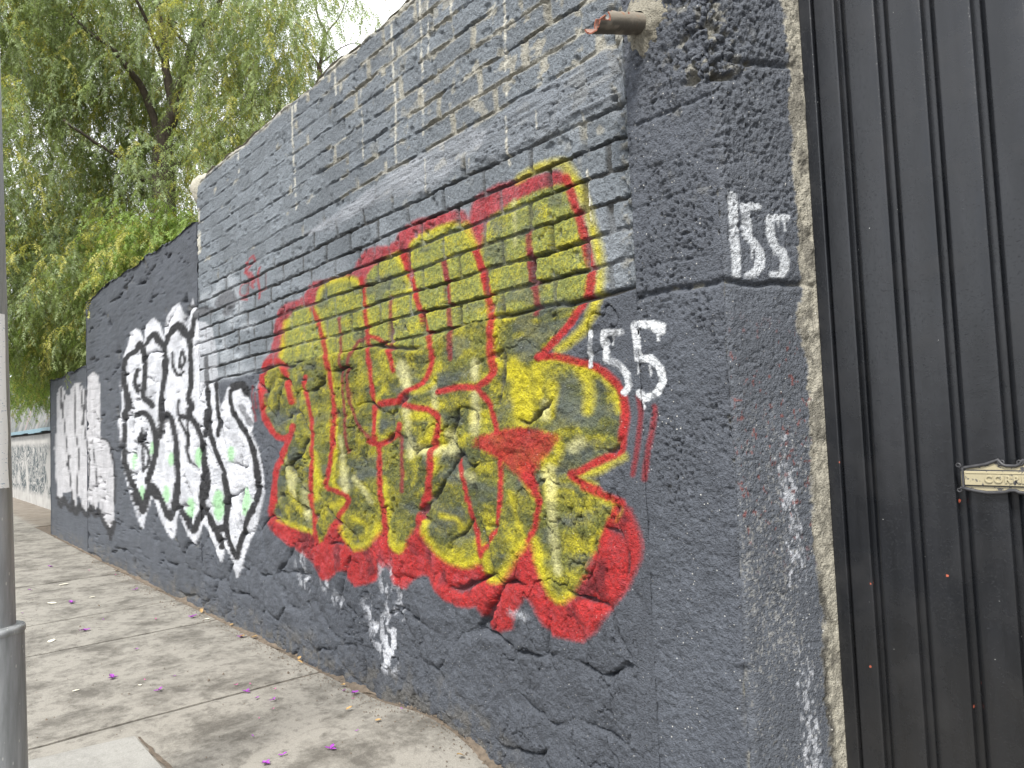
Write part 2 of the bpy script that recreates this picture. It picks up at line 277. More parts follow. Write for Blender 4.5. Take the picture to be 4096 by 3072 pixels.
'white': [[0,100,-9903,2164,-9839,2387,-9732,2547,-9505,2635,-9419,2773,-9178,2788,-8944,2714,-8800,2592,-8766,2761,-8588,2806,-8435,2802,-8204,2705,-8058,2572,-7978,2739,-7785,2815,-7577,2826,-7375,2701,-7295,2585,-7250,2713,-7120,2804,-7037,2653,-7018,2578,-6802,2542,-6619,2455,-6546,2309,-6528,2103,-6488,1897,-6437,1760,-6277,1910,-6093,1950,-5904,1899,-5761,1779,-5699,1617,-5742,1546,-5620,1435,-5560,1304,-5528,1164,-5579,1056,-5531,1167,-5536,1076,-5649,898,-5800,726,-5956,562,-6059,412,-6118,388,-6174,440,-6268,557,-6368,619,-6394,515,-6460,476,-6565,527,-6693,619,-6848,728,-6941,752,-7018,668,-7172,560,-7249,540,-7374,623,-7529,743,-7635,819,-7696,714,-7759,591,-7907,541,-8054,584,-8234,694,-8420,827,-8582,929,-8653,870,-8798,731,-8948,562,-9057,580,-9274,761,-9541,968,-9473,919,-9719,1130,-9938,1351,-9965,1635,-10022,1789,-9837,1915]],
'fade': [[78,282,-6527,2662,-6441,2785,-6265,2835,-6104,2754,-6022,2611,-5992,2504],[52,283,-6396,2534,-6208,2515,-6139,2433],[103,281,-6338,2179,-6047,2151],[90,281,-6423,2027,-5948,2040],[61,267,-5895,2388,-5696,2375],[83,300,-6833,2766,-6665,2739],[53,286,-6368,2343,-6335,2232],[14,260,-5595,1902,-5614,1843]],
'black': [[69,393,-9660,2484,-9744,2285,-9640,2091,-9485,1935,-9726,1835,-9735,1631,-9781,1445,-9678,1223,-9328,996,-9064,832,-9306,917,-8991,748,-8789,920,-8624,1039],[63,379,-9700,2432,-9511,2507,-9190,2529,-9017,2582,-8855,2511,-8797,2384,-8841,2128,-8879,1992,-8660,1929,-8539,1881],[59,380,-9190,2529,-9016,2599,-8889,2497],[59,402,-9640,2091,-9612,1886,-9729,1761],[53,385,-9131,2309,-9240,2174,-9107,2076],[63,360,-9222,1807,-8887,1820,-8577,1723,-8433,1586,-8410,1438,-8537,1272,-8730,1101,-8701,1052,-8464,928,-8543,1042,-8224,891,-7956,740,-7772,914,-7707,1069],[55,354,-8693,2563,-8597,2603,-8413,2632,-8241,2545,-8075,2445,-8055,2282,-8091,2108,-8183,1953,-8192,1759,-8231,1550],[59,360,-8628,2607,-8443,2627,-8270,2540],[56,338,-8193,1743,-7997,1776,-7840,1684,-7743,1542,-7701,1358,-7684,1175,-7692,1023,-7801,896],[52,317,-8018,2471,-7850,2579,-7587,2624,-7347,2502,-7234,2385,-7220,2206,-7229,2016,-7305,1903,-7216,1810,-7290,1740,-7111,1647,-6941,1515,-6884,1360,-6829,1194,-6791,1112,-6881,998],[70,331,-7905,2554,-7588,2608,-7371,2505],[58,315,-7688,884,-7419,783,-7242,674,-7060,791,-6933,908,-6952,1001,-6847,1191],[61,297,-6932,924,-6729,798,-6555,706,-6452,612],[53,286,-6361,750,-6330,941,-6303,1058,-6400,1201],[60,293,-6620,730,-6445,758],[45,273,-6342,723,-6225,619,-6129,550,-6025,679,-5904,827,-5788,943,-5675,1056,-5635,1138],[51,310,-7183,2467,-7131,2578,-7014,2664,-6796,2661],[43,295,-6818,2226,-6806,2057,-6771,1914,-6717,1745,-6724,1622,-6648,1497,-6517,1348,-6388,1230,-6319,1114,-6293,921],[50,302,-6800,1749,-6811,1541],[35,292,-6542,1995,-6515,1764,-6483,1628,-6507,1535],[42,270,-5955,1915,-6168,1890,-6190,1814,-6141,1721,-6039,1641,-5873,1548,-5746,1460,-5673,1339,-5632,1220,-5639,1101,-5773,975],[50,273,-6130,1927,-5920,1925,-5824,1844],[35,343,-7943,2320,-7977,2180],[30,332,-7781,2367,-7761,2240,-7612,2135,-7437,2151],[27,326,-7476,2351,-7555,2267,-7509,2187,-7398,2253,-7452,2341],[24,377,-8940,1657,-8937,1441,-8917,1182],[34,375,-8783,1568,-9030,1572,-9066,1502,-8808,1448,-8687,1346,-8786,1236,-8948,1207],[35,378,-8996,1597,-8967,1501],[30,326,-7599,1889,-7628,1799,-7583,1691,-7440,1612,-7349,1506,-7377,1418,-7312,1300],[24,321,-7334,1801,-7324,1535,-7353,1432],[45,324,-7581,1736,-7291,1711]],
'grey': [[45,269,-5964,1751,-5866,1672,-5770,1613],[91,284,-6428,2661,-6273,2690,-6165,2620,-6242,2566],[70,304,-7014,2650,-6672,2615]],
'green': [[0,100,-9245,1300,-9258,1251,-9290,1215,-9333,1201,-9374,1214,-9404,1249,-9413,1299,-9399,1348,-9367,1385,-9324,1398,-9283,1385,-9254,1349],[0,100,-8476,1422,-8489,1380,-8522,1350,-8564,1339,-8607,1350,-8637,1380,-8646,1422,-8633,1464,-8600,1495,-8557,1505,-8515,1494,-8486,1463],[0,100,-7790,1327,-7804,1292,-7840,1266,-7888,1256,-7935,1265,-7969,1290,-7981,1325,-7966,1361,-7929,1387,-7881,1396,-7834,1387,-7801,1361],[0,100,-6923,1346,-6940,1300,-6979,1266,-7033,1253,-7085,1265,-7123,1298,-7135,1345,-7118,1392,-7077,1426,-7023,1438,-6971,1425,-6935,1391],[0,100,-6117,1375,-6129,1343,-6159,1319,-6199,1310,-6238,1319,-6267,1342,-6276,1375,-6263,1407,-6232,1431,-6192,1439,-6153,1430,-6125,1407],[0,100,-8838,928,-8860,870,-8915,825,-8988,806,-9061,818,-9113,857,-9131,915,-9108,974,-9052,1019,-8977,1037,-8905,1024,-8855,984],[0,100,-7944,983,-7962,939,-8008,905,-8069,890,-8130,899,-8174,929,-8189,973,-8170,1018,-8123,1053,-8061,1066,-8001,1057,-7958,1026],[0,100,-7176,879,-7195,826,-7241,785,-7304,766,-7366,776,-7411,812,-7425,865,-7406,919,-7357,960,-7293,978,-7232,966,-7189,930],[0,100,-6375,953,-6398,886,-6454,834,-6528,811,-6602,824,-6655,870,-6672,937,-6648,1006,-6589,1058,-6514,1079,-6441,1064,-6391,1018],[0,100,-5824,1009,-5839,954,-5874,912,-5919,894,-5964,906,-5995,945,-6004,1000,-5989,1057,-5953,1099,-5907,1115,-5863,1102,-5833,1063]],
'silver': [[0,100,-14199,1803,-14138,2368,-13893,2460,-13620,2412,-13410,2299,-13129,2246,-12937,2366,-12692,2420,-12343,2400,-12068,2286,-11908,2231,-11742,2441,-11434,2486,-11172,2418,-11036,2281,-10970,2070,-10981,1781,-10970,1595,-10614,1529,-10408,1350,-10308,1156,-10304,846,-10276,855,-10335,551,-10526,446,-10767,465,-10964,564,-11164,747,-11328,627,-11580,655,-11712,744,-11893,573,-12192,597,-12372,764,-12563,755,-12700,589,-12938,660,-13029,814,-13383,774,-13678,762,-13913,562,-14176,685,-14368,1080,-14459,1469,-14350,1651]],
'sline': [[22,530,-13450,2301,-13658,2088,-13408,1586,-13168,1102,-12935,683],[21,504,-12754,2354,-12659,1693,-12439,1344,-12571,883,-12354,575],[20,484,-12287,2369,-12185,2112,-11983,1678,-11734,1303,-11806,780],[36,486,-11907,2253,-12083,1905,-12142,1794],[34,528,-13160,1342,-13357,1196],[15,460,-11470,1561,-11291,1138,-11208,806],[18,546,-13783,2422,-13859,2224,-13663,1939],[62,551,-14145,658,-13914,529,-13651,680],[70,527,-13651,680,-13108,519,-12897,662],[67,507,-12898,636,-12703,491,-12376,637],[64,483,-12377,612,-11895,517,-11659,651],[62,463,-11660,627,-11331,552,-11168,632],[58,437,-11169,609,-10670,439,-10481,388,-10308,531],[53,433,-10575,424,-10503,321],[24,431,-10990,1575,-10588,1529,-10366,1350,-10225,1158,-10242,772]],
'drip': [[9,188,-3553,3799,-3541,3506,-3534,3289,-3542,3000],[10,178,-3258,3804,-3253,3528,-3254,3324,-3267,3072],[6,176,-3187,3771,-3188,3622,-3183,3445],[7,168,-2975,3670,-2975,3585,-2977,3490],[9,154,-2560,3473,-2570,3211,-2570,3017,-2573,2831,-2568,2667],[4,147,-2365,2874,-2366,2796],[4,178,-3250,2932,-3258,2761],[4,137,-2095,2778,-2090,2646],[7,137,-2090,2533,-2080,2386],[4,165,-2873,2817,-2875,2775],[9,235,-4904,3908,-4882,3368,-4868,3062],[15,234,-4852,3900,-4846,3762],[10,272,-5937,3862,-5931,3639],[8,213,-4252,3861,-4240,3691],[34,308,-6989,3593,-6942,3188],[8,213,-4252,3861,-4232,3646],[11,168,-2975,3653,-2976,3522],[6,201,-3918,3568,-3914,3140],[5,137,-2091,2489,-2077,2362,-2072,2317]],
'trowel': [[0,100,-4776,2868,-4465,2888,-4093,2900,-3606,2963,-3246,2968,-2999,2974,-2840,2963,-2726,2904,-2740,2843,-2893,2824,-3009,2810,-3156,2775,-3284,2759,-3473,2787,-3689,2829,-3927,2833,-4279,2800]],
'trowel2': [[0,100,-2744,2923,-2629,2950,-2467,2979,-2287,2961,-2062,2974,-1892,2980,-1799,2949,-1741,2814,-1751,2756,-1838,2740,-1979,2767,-2110,2783,-2237,2769,-2302,2731,-2464,2755,-2561,2740,-2688,2755,-2832,2774]],
'scuff': [[60,235,-4921,695,-4848,503],[60,196,-3793,721,-3769,469,-3764,245],[72,200,-3988,494,-3894,348,-3786,192],[39,192,-3619,627,-3674,484],[45,221,-4557,541,-4391,454],[60,195,-3716,400,-3780,291],[16,156,-2661,665,-2588,662]],
'scuff2': [[60,100,-1223,1422,-1223,1344],[60,100,-1292,1316,-1253,1220]]}


def seg_dist(X, Z, pts, asp):
    px = pts[:, 0] / asp; pz = pts[:, 1]; x = X / asp
    best = np.full(X.shape, 1e9)
    for i in range(len(pts) - 1):
        ax, az, bx, bz = px[i], pz[i], px[i + 1], pz[i + 1]
        dx, dz = bx - ax, bz - az; L = dx * dx + dz * dz + 1e-12
        t = np.clip(((x - ax) * dx + (Z - az) * dz) / L, 0, 1)
        best = np.minimum(best, np.hypot(x - ax - t * dx, Z - az - t * dz))
    return best

def smooth_pts(p, n=4):
    if len(p) < 3: return p
    q = np.vstack([2 * p[0] - p[1], p, 2 * p[-1] - p[-2]]); out = []
    for i in range(1, len(q) - 2):
        a, b, c, d = q[i - 1], q[i], q[i + 1], q[i + 2]
        for k in range(n):
            t = k / n
            out.append(0.5 * (2 * b + (c - a) * t + (2 * a - 5 * b + 4 * c - d) * t * t + (3 * b - a - 3 * c + d) * t ** 3))
    out.append(p[-1]); return np.array(out)

def inside(X, Z, pts):
    r = np.zeros(X.shape, bool); n = len(pts)
    for i in range(n):
        x1, z1 = pts[i]; x2, z2 = pts[(i + 1) % n]
        if z1 == z2: continue
        c = (z1 > Z) != (z2 > Z)
        r ^= c & (X < (x2 - x1) * (Z - z1) / (z2 - z1) + x1)
    return r

class Painter:
    """lays coats of paint on the vertices of one wall surface"""
    def __init__(s, X, Z, C, hf):
        s.X, s.Z, s.C, s.hf = X, Z, C, hf
        s.straight = False; s.fat = 1.0
    def cover(s, item, soft, asp_min=1.0):
        w, asp = item[0] / 1000, max(asp_min, item[1] / 100)
        P = np.array(item[2:], float).reshape(-1, 2) / 1000
        pad = w * 0.8 + soft * 3 + 0.02
        if w > 0 and not s.straight: P = smooth_pts(P)
        x0, z0 = P.min(0); x1, z1 = P.max(0)
        k = np.nonzero((s.X > x0 - pad * asp) & (s.X < x1 + pad * asp) & (s.Z > z0 - pad) & (s.Z < z1 + pad))[0]
        if not len(k): return None
        X, Z = s.X[k], s.Z[k]
        if w > 0:
            d = seg_dist(X, Z, P, asp) + (s.hf[k] - 0.5) * soft * 1.5
            return k, 1 - sstep(w / 2 * s.fat - soft, w / 2 * s.fat + soft, d)
        Q = np.vstack([P, P[:1]]); asp = 2.0 if x0 > -6 else 3.5
        d = seg_dist(X, Z, Q, asp); d = np.where(inside(X, Z, P), -d, d) + (s.hf[k] - 0.5) * soft * 1.5
        return k, 1 - sstep(-soft, soft, d)
    def coat(s, key, color, op=1.0, soft=0.006, mottle=None, speck=0.0):
        for it in T[key]:
            r = s.cover(it, soft)
            if r is None: continue
            k, m = r
            m = m * op
            if mottle is not None: m = m * mottle[k]
            if speck: m = np.clip(m + (s.hf[k] - 0.5) * speck * (m > 0.02) * (m < 0.98), 0, 1)
            c = color if not callable(color) else color(k)
            s.C[k] = s.C[k] + (c - s.C[k]) * m[:, None]

ALB = 0.55
GREY_B = srgb(142, 150, 157, ALB)      # old thin grey coat on the blocks
GREY_R = srgb(99, 104, 113, ALB)        # thick dark grey coat on the rubble and the pillar
CREAM = srgb(205, 200, 182, ALB)       # bare mortar
RED = srgb(205, 44, 44, ALB); REDD = srgb(160, 48, 55, ALB); WHITE = srgb(232, 234, 240, 0.72); BLACK = srgb(42, 42, 46, ALB)
YEL = srgb(230, 216, 36, 0.60); PALE = srgb(235, 230, 165, 0.7); OLIVE = srgb(128, 132, 62, ALB); DOLIVE = srgb(92, 98, 56, ALB); SLATE = srgb(96, 106, 108, ALB)
SILVER = srgb(206, 205, 208, 0.78); GREEN = srgb(165, 225, 160, 0.75); FLECK = srgb(235, 235, 230, 0.75)

ZB = 2.006                              # level where blocks sit on the rubble
RH, BL = 0.1215, 0.336                  # block course and block length
WALL_L, WALL_R, PIL_R = -6.99, -1.862, -1.475

def polymask(key, X, Z, soft=0.02, warp=0.03):
    P = np.array(T[key][0][2:], float).reshape(-1, 2) / 1000
    x = X + (fbm(X * 9, Z * 22, 71, 3) - 0.5) * warp * 3; z = Z + (fbm(X * 9, Z * 22, 72, 3) - 0.5) * warp
    k = np.nonzero((X > P[:, 0].min() - .2) & (X < P[:, 0].max() + .2) & (Z > P[:, 1].min() - .1) & (Z < P[:, 1].max() + .1))[0]
    m = np.zeros(X.shape)
    if len(k):
        d = seg_dist(x[k], z[k], np.vstack([P, P[:1]]), 1.6); d = np.where(inside(x[k], z[k], P), -d, d)
        m[k] = 1 - sstep(-soft, soft, d)
    return m

def block_zone(X, Z):
    wx = X + (vn(X * 4, Z * 7, 1) - 0.5) * 0.016; wz = Z + (vn(X * 3, Z * 5, 2) - 0.5) * 0.012 + (vn(X * 14, Z * 14, 3) - 0.5) * 0.006
    row = np.floor((wz - ZB) / RH); lz = wz - ZB - (row + 0.5) * RH
    off = np.where(row % 2 == 0, 0.0, BL / 2) + (h2(row, row * 0 + 3, 11) - 0.5) * 0.07
    col = np.floor((wx - WALL_L + off) / BL); lx = wx - WALL_L + off - (col + 0.5) * BL
    hl = BL / 2 - 0.005 - 0.010 * h2(row, col, 21); hh = RH / 2 - 0.0008 - 0.0035 * h2(row, col, 22)
    # rounded rectangle distance to the block's outline
    r = 0.012; qx = np.abs(lx) - hl + r; qz = np.abs(lz) - hh + r
    sd = np.minimum(np.maximum(qx, qz), 0) + np.hypot(np.maximum(qx, 0), np.maximum(qz, 0)) - r      # <0 inside
    sd = sd + (fbm(X * 45, Z * 45, 5, 2) - 0.5) * 0.009 + 0.0015
    cid = 1000 + (row.astype(np.int64)) * 100 + col.astype(np.int64)
    rnd = h2(row, col, 31)
    up = sstep(2.62, 3.05, Z + 0.10 * (X + 4) * 0.5 + (fbm(X * 2, Z * 3, 41, 3) - 0.5) * 0.5)           # upper courses: joints smeared over
    smear = np.clip(up * 0.62 + (fbm(X * 5, Z * 9, 43, 3) - 0.60) * 1.1, 0, 1)
    jn = fbm(X * 25, Z * 40, 44, 4) - 0.5
    dep = (0.7 + 0.3 * sstep(-5.2, -3.6, X)) * (0.016 + 0.030 * sstep(0.45, 0.75, fbm(X * 3.1, row * 5.3, 45, 2)))                              # some bed joints gape
    joint = -dep * (1 - smear) + smear * (0.001 + jn * 0.016)
    face = (rnd - 0.5) * 0.005 + lx * (h2(row, col, 32) - 0.5) * 0.03 + lz * (h2(row, col, 33) - 0.5) * 0.03 + (fbm(X * 75, Z * 75, 46, 2) - 0.5) * 0.0085 + (fbm(X * 12, Z * 12, 47, 2) - 0.5) * 0.006
    # chipped and pitted blocks
    face = face - 0.012 * sstep(0.66, 0.8, fbm(X * 16, Z * 16, 48, 3)) * sstep(0.3, 0.7, rnd)
    jm = sstep(-0.007, -0.0015, sd)
    h = face + (joint - face) * jm
    # crust of mortar squeezed out along upper joints
    crust = up * sstep(0.5, 0.68, fbm(X * 7, Z * 13, 49, 3)) * np.exp(-(sd / 0.014) ** 2)
    h = h + crust * (0.007 + jn * 0.012)
    return h, jm, cid, sd, up, smear, rnd, crust

def rubble_zone(X, Z, sx=0.40, sz=0.27, seed=100, deep=1.0):
    wx = X + (fbm(X * 2.2, Z * 2.2, seed + 1, 3) - 0.5) * 0.26; wz = Z + (fbm(X * 2.2, Z * 2.2, seed + 2, 3) - 0.5) * 0.22
    f1, f2, cid = voro(wx / sx, wz / sz, seed + 3)
    edge = (f2 - f1) * 0.5 * min(sx, sz)
    edge = edge + (fbm(X * 24, Z * 24, seed + 4, 3) - 0.5) * 0.016
    rnd = h2(cid, cid * 0 + 1, seed + 5)
    fill = sstep(0.36, 0.54, fbm(X * 3.3, Z * 3.3, seed + 6, 3))                       # joints filled by render and paint
    dome = (rnd - 0.5) * 0.016 + 0.009 * (1 - np.exp(-np.maximum(edge, 0) / 0.03))
    lump = (fbm(X * 6, Z * 6, seed + 7, 3) - 0.5) * 0.022 + (fbm(X * 22, Z * 22, seed + 8, 4) - 0.5) * 0.015 + (fbm(X * 75, Z * 75, seed + 9, 2) - 0.5) * 0.0085
    lump = lump + (1 - np.abs(2 * fbm(X * 9, Z * 5, seed + 10, 3) - 1)) * 0.008
    crack = np.exp(-(np.maximum(edge, 0) / 0.0055) ** 2)
    soft = np.exp(-(np.maximum(edge, 0) / 0.02) ** 2)
    h = dome * (0.35 + 0.65 * (1 - fill)) + lump - deep * (crack * (0.034 * (1 - fill) + 0.002) * sstep(0.3, 0.5, fbm(X * 7, Z * 7, seed + 15, 3)) + soft * 0.007 * (1 - fill))
    # fissures that do not follow the stones
    fi = np.abs(fbm(X * 4.5, Z * 3.0, seed + 12, 4) - 0.5); fm = sstep(0.50, 0.62, fbm(X * 1.9, Z * 1.9, seed + 13, 2))
    h = h - 0.022 * np.exp(-(fi / 0.006) ** 2) * fm
    fj = np.abs(fbm(X * 8.0, Z * 5.0, seed + 22, 4) - 0.5); h = h - 0.016 * np.exp(-(fj / 0.007) ** 2) * sstep(0.52, 0.62, fbm(X * 2.6, Z * 2.6, seed + 23, 2))
    return h, edge, cid + 100000, rnd, fill, crack

def graffiti(X, Z, C, h, brick, hf):
    """the spray paint: only coats; crevices the spray did not reach keep the wall's grey"""
    P = Painter(X, Z, C, hf)
    base = C.copy()
    mo = 0.55 + 0.45 * sstep(0.3, 0.6, fbm(X * 6, Z * 6, 201, 3))
    P.coat('fade', srgb(200, 206, 212, 0.7), 0.55, 0.03, mo); P.coat('grey', srgb(120, 124, 130, ALB), 0.7, 0.012)
    wm = np.clip(0.74 + 0.4 * sstep(0.3, 0.55, fbm(X * 3.4, Z * 5, 202, 4)), 0, 1) * (1 - 0.45 * brick)
    P.coat('white', WHITE, 1.0, 0.008, wm)
    P.coat('green', GREEN, 0.8, 0.012)
    bo = np.where(brick > 0.5, 0.75, 1.0)
    P.fat = 1.02; P.coat('black', BLACK, 1.0, 0.006, bo); P.coat('grey', srgb(128, 130, 135, ALB), 0.8, 0.008)
    P.fat = 1.0; P.coat('red_fill', lambda k: mixc(np.tile(RED, (len(k), 1)), srgb(190, 62, 72, ALB), brick[k] * 0.8), 0.96, 0.012, np.clip(0.78 + 0.5 * fbm(X * 9, Z * 9, 203, 3) - 0.1 * brick, 0, 1), 0.5)
    rk = sstep(0.56, 0.74, fbm(X * 8, Z * 8, 211, 4))
    for it in T['red_fill']:
        r = P.cover(it, 0.01)
        if r is not None:
            k, m = r; C[k] = C[k] + (srgb(120, 30, 40, ALB) - C[k]) * (m * rk[k] * 0.85)[:, None]; C[k] = C[k] + (srgb(225, 95, 105, ALB) - C[k]) * (m * sstep(0.55, 0.75, fbm(X[k] * 17, Z[k] * 17, 212, 3)) * 0.4)[:, None]
    n1 = fbm(X * 5, Z * 8, 204, 4); n2 = fbm(X * 11, Z * 16, 205, 4); n3 = fbm(X * 4, Z * 11, 206, 3)
    def body(k):
        c = np.tile(OLIVE, (len(k), 1)); c = np.where((brick[k] > 0.5)[:, None], np.tile(srgb(160, 168, 88, ALB), (len(k), 1)), mixc(c, DOLIVE, sstep(0.32, 0.62, n1[k])))
        c = mixc(c, YEL, np.clip(sstep(0.38, 0.85, n2[k]) * (0.52 - 0.06 * brick[k]) + sstep(0.45, 0.7, n3[k]) * (0.22 - 0.10 * brick[k]) + (hf[k] - 0.5) * (0.5 + 0.7 * brick[k]), 0, 0.85))
        c = mixc(c, SLATE, sstep(0.40, 0.25, n3[k]) * 0.6)
        c = mixc(c, DOLIVE, np.clip((0.5 - hf[k]) * 1.3, 0, .8)); return c
    P.coat('body', body, 1.0, 0.012)
    P.coat('dark', SLATE, 0.75, 0.034, 0.4 + 0.6 * sstep(0.3, 0.6, n2), 0.5)
    P.coat('yel', YEL, 0.92, 0.020, np.clip(0.55 + 0.7 * n2, 0, 1), 0.6)
    P.coat('pale', PALE, 0.8, 0.020, np.clip(0.3 + n2, 0, 1), 0.6)
    P.coat('redpoly', RED, 0.95, 0.012, np.clip(0.6 + 0.6 * n2, 0, 1))
    P.coat('reddull', REDD, 0.85, 0.007, None, 0.5)
    P.coat('redtag', srgb(190, 52, 60, ALB), 0.75, 0.006, None, 0.6)
    P.coat('red', RED, 0.97, 0.008, 1 - 0.18 * brick * (hf > 0.6), 0.5)
    # the joints: little spray got in
    cre = sstep(-0.004, -0.016, h)
    C[:] = C + (base - C) * (cre * 0.6)[:, None]
    P.coat('scuff', srgb(225, 228, 235, 0.7), 0.85, 0.03, sstep(0.42, 0.62, fbm(X * 26, Z * 18, 207, 4)), 0.3)
    P.coat('silver', SILVER, 0.95, 0.008, np.clip(0.7 + 0.5 * fbm(X * 6, Z * 9, 208, 3), 0, 1)); P.coat('sline', BLACK, 0.95, 0.006)
    return P

def num_mask(X, Z, key, hf, soft=0.003):
    m = np.zeros(X.shape); q = Painter(X, Z, np.zeros((len(X), 3)), hf); q.straight = True
    for it in T[key]:
        r = q.cover(it, soft)
        if r is not None: m[r[0]] = np.maximum(m[r[0]], r[1])
    return m

def shade_wall(X, Z, zone):
    """height and paint for points of the main wall / the rubble walls; zone: 'main', 'rubble', 'low'"""
    n = len(X); hf = vn(X * 210, Z * 210, 300) * 0.6 + vn(X * 95, Z * 95, 301) * 0.4
    if zone == 'main':
        hb, jm, bid, sd, up, smear, rnd, crust = block_zone(X, Z)
        hr, edge, sid, rr, fill, crack = rubble_zone(X, Z)
        lim = ZB + (fbm(X * 3, X * 0 + 2.0, 61, 3) - 0.5) * 0.05 - 0.07 * sstep(-2.9, -3.4, X) * sstep(-3.9, -3.4, X)
        tb = sstep(-0.012, 0.012, Z - lim)
        h = hr * (1 - tb) + hb * tb
        lip = np.exp(-((Z - lim) / 0.010) ** 2) * sstep(0.35, 0.6, fbm(X * 2, X * 0, 62, 2)); h = h - 0.03 * lip - 0.06 * np.exp(-((Z - 2.008 - 0.10 * (X + 2.0) * 0.4) / 0.009) ** 2) * sstep(-2.30, -2.2, X)
        flat = sstep(-2.02, -1.90, X) * (Z < lim); h = h * (1 - 0.8 * flat)
        brick = (Z > lim).astype(float)
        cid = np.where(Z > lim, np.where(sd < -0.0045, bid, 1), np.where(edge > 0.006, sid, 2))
        C = np.where((Z > lim)[:, None], GREY_B, GREY_R)
        tv = fbm(X * 1.3, Z * 1.9, 302, 4)
        C = C * (0.86 + 0.28 * tv)[:, None]
        C = np.where((Z > lim)[:, None], C * (0.88 + 0.24 * rnd)[:, None], C)
        C = mixc(C, srgb(88, 88, 86, ALB), brick * (1 - smear) * (1 - up) * jm)          # mortar in the open joints, coloured darker to stand for their shade
        # bare mortar where the thin coat never covered the upper joints
        near = sstep(-5.6, -3.2, X) * up
        bare = brick * sstep(0.50, 0.62, fbm(X * 6, Z * 10, 303, 4) + 0.12 * near - 0.20 * (1 - near)) * np.exp(-(np.maximum(-sd, 0) / 0.010) ** 2) * up
        C = mixc(C, CREAM, np.clip(bare * 1.2, 0, 1) * (0.6 + 0.4 * hf))
        C = mixc(C, CREAM, brick * up * 0.8 * sstep(0.66, 0.74, fbm(X * 9, Z * 12, 304, 4)) * sstep(-4.5, -2.2, X))
        # trowelled cement patches
        t1 = polymask('trowel', X, Z); t2 = polymask('trowel2', X, Z, 0.015, 0.05)
        tx = (fbm(X * 7, Z * 60, 63, 4) - 0.5) * 0.010 - 0.007 * np.exp(-((fbm(X * 6, Z * 26, 64, 3) - 0.5) / 0.012) ** 2)
        h = h * (1 - t1) + (0.004 + tx) * t1; h = h * (1 - t2) + (0.011 + tx * 1.3) * t2
        C = mixc(C, srgb(186, 191, 198, ALB), t1 * (0.5 + 0.5 * sstep(0.35, 0.6, fbm(X * 3, Z * 8, 305, 3))))
        C = mixc(C, srgb(150, 157, 165, ALB), t2 * 0.8)
        cid = np.where(t2 > 0.5, 4, np.where(t1 > 0.5, 3, cid))
        # lighter washed area under the patch, darker old buff marks
        C = mixc(C, srgb(176, 183, 190, ALB), brick * 0.5 * sstep(0.5, 0.62, fbm(X * 1.8, Z * 4, 306, 3)) * sstep(2.85, 2.7, Z))
        # rough vertical joint against the pillar
        vj = np.exp(-((X - WALL_R + 0.035 + (fbm(X * 0, Z * 9, 65, 3) - 0.5) * 0.06) / 0.026) ** 2) * brick
        vr = fbm(X * 40, Z * 40, 66, 4)
        h = h + vj * ((vr - 0.62) * 0.045 - 0.012); C = mixc(C, CREAM * 0.7, vj * sstep(0.54, 0.66, vr) * 0.65); cid = np.where((vj > 0.45), 1, cid)
        # bare rim of the top course
        top = sstep(3.80, 3.86, Z + (fbm(X * 8, Z * 8, 307, 3) - 0.5) * 0.10); C = mixc(C, CREAM, top * 0.9)
        h = h - 0.05 * sstep(3.82, 3.90, Z + (fbm(X * 6, Z * 6, 308, 2) - 0.5) * 0.05)
    else:
        if zone == 'rubble': h, edge, cid, rr, fill, crack = rubble_zone(X, Z, 0.62, 0.30, 400, 2.4); h = h * 0.65
        else: h, edge, cid, rr, fill, crack = rubble_zone(X, Z, 0.60, 0.34, 500, 0.5); h = h * 0.35
        cid = np.where(edge > 0.008, cid, 2); brick = np.zeros(n)
        C = np.tile(GREY_R * 0.97, (n, 1)) * (0.84 + 0.32 * fbm(X * 1.3, Z * 1.9, 309, 4))[:, None]
        C = mixc(C, CREAM * 0.8, (0.6 if zone == 'rubble' else 0.2) * crack * (1 - fill) * sstep(0.5, 0.64, fbm(X * 5, Z * 5, 310, 3)))
    # grime and bare stone at the foot of the wall
    ft = sstep(0.22, 0.02, Z - zg(X, np.full(n, D)) + (fbm(X * 5, Z * 8, 311, 3) - 0.5) * 0.22)
    C = mixc(C, srgb(128, 124, 116, ALB), ft * (0.10 + 0.6 * sstep(0.5, 0.62, fbm(X * 18, Z * 18, 312, 3))))
    P = graffiti(X, Z, C, h, brick, hf)
    if zone == 'main':
        P.coat('drip', srgb(226, 222, 206, 0.7), 0.9, 0.004, sstep(0.25, 0.5, fbm(X * 3, Z * 18, 313, 3)))
        nm = num_mask(X, Z, 'num', hf); wear = sstep(0.30, 0.48, fbm(X * 30, Z * 30, 314, 3))
        C[:] = mixc(C, srgb(226, 229, 232, 0.72), nm * (0.35 + 0.65 * wear)); cid = np.where((nm > 0.5), 5, cid)
        h = h + 0.0015 * nm
    return h, cid, C

# ------------------------------------------------------------------ turning surfaces into objects
def grid_faces(nu, nz):
    i = np.arange(nu - 1)[:, None] * nz + np.arange(nz - 1)[None, :]
    i = i.ravel(); return np.stack([i, i + nz, i + nz + 1, i + 1], 1)

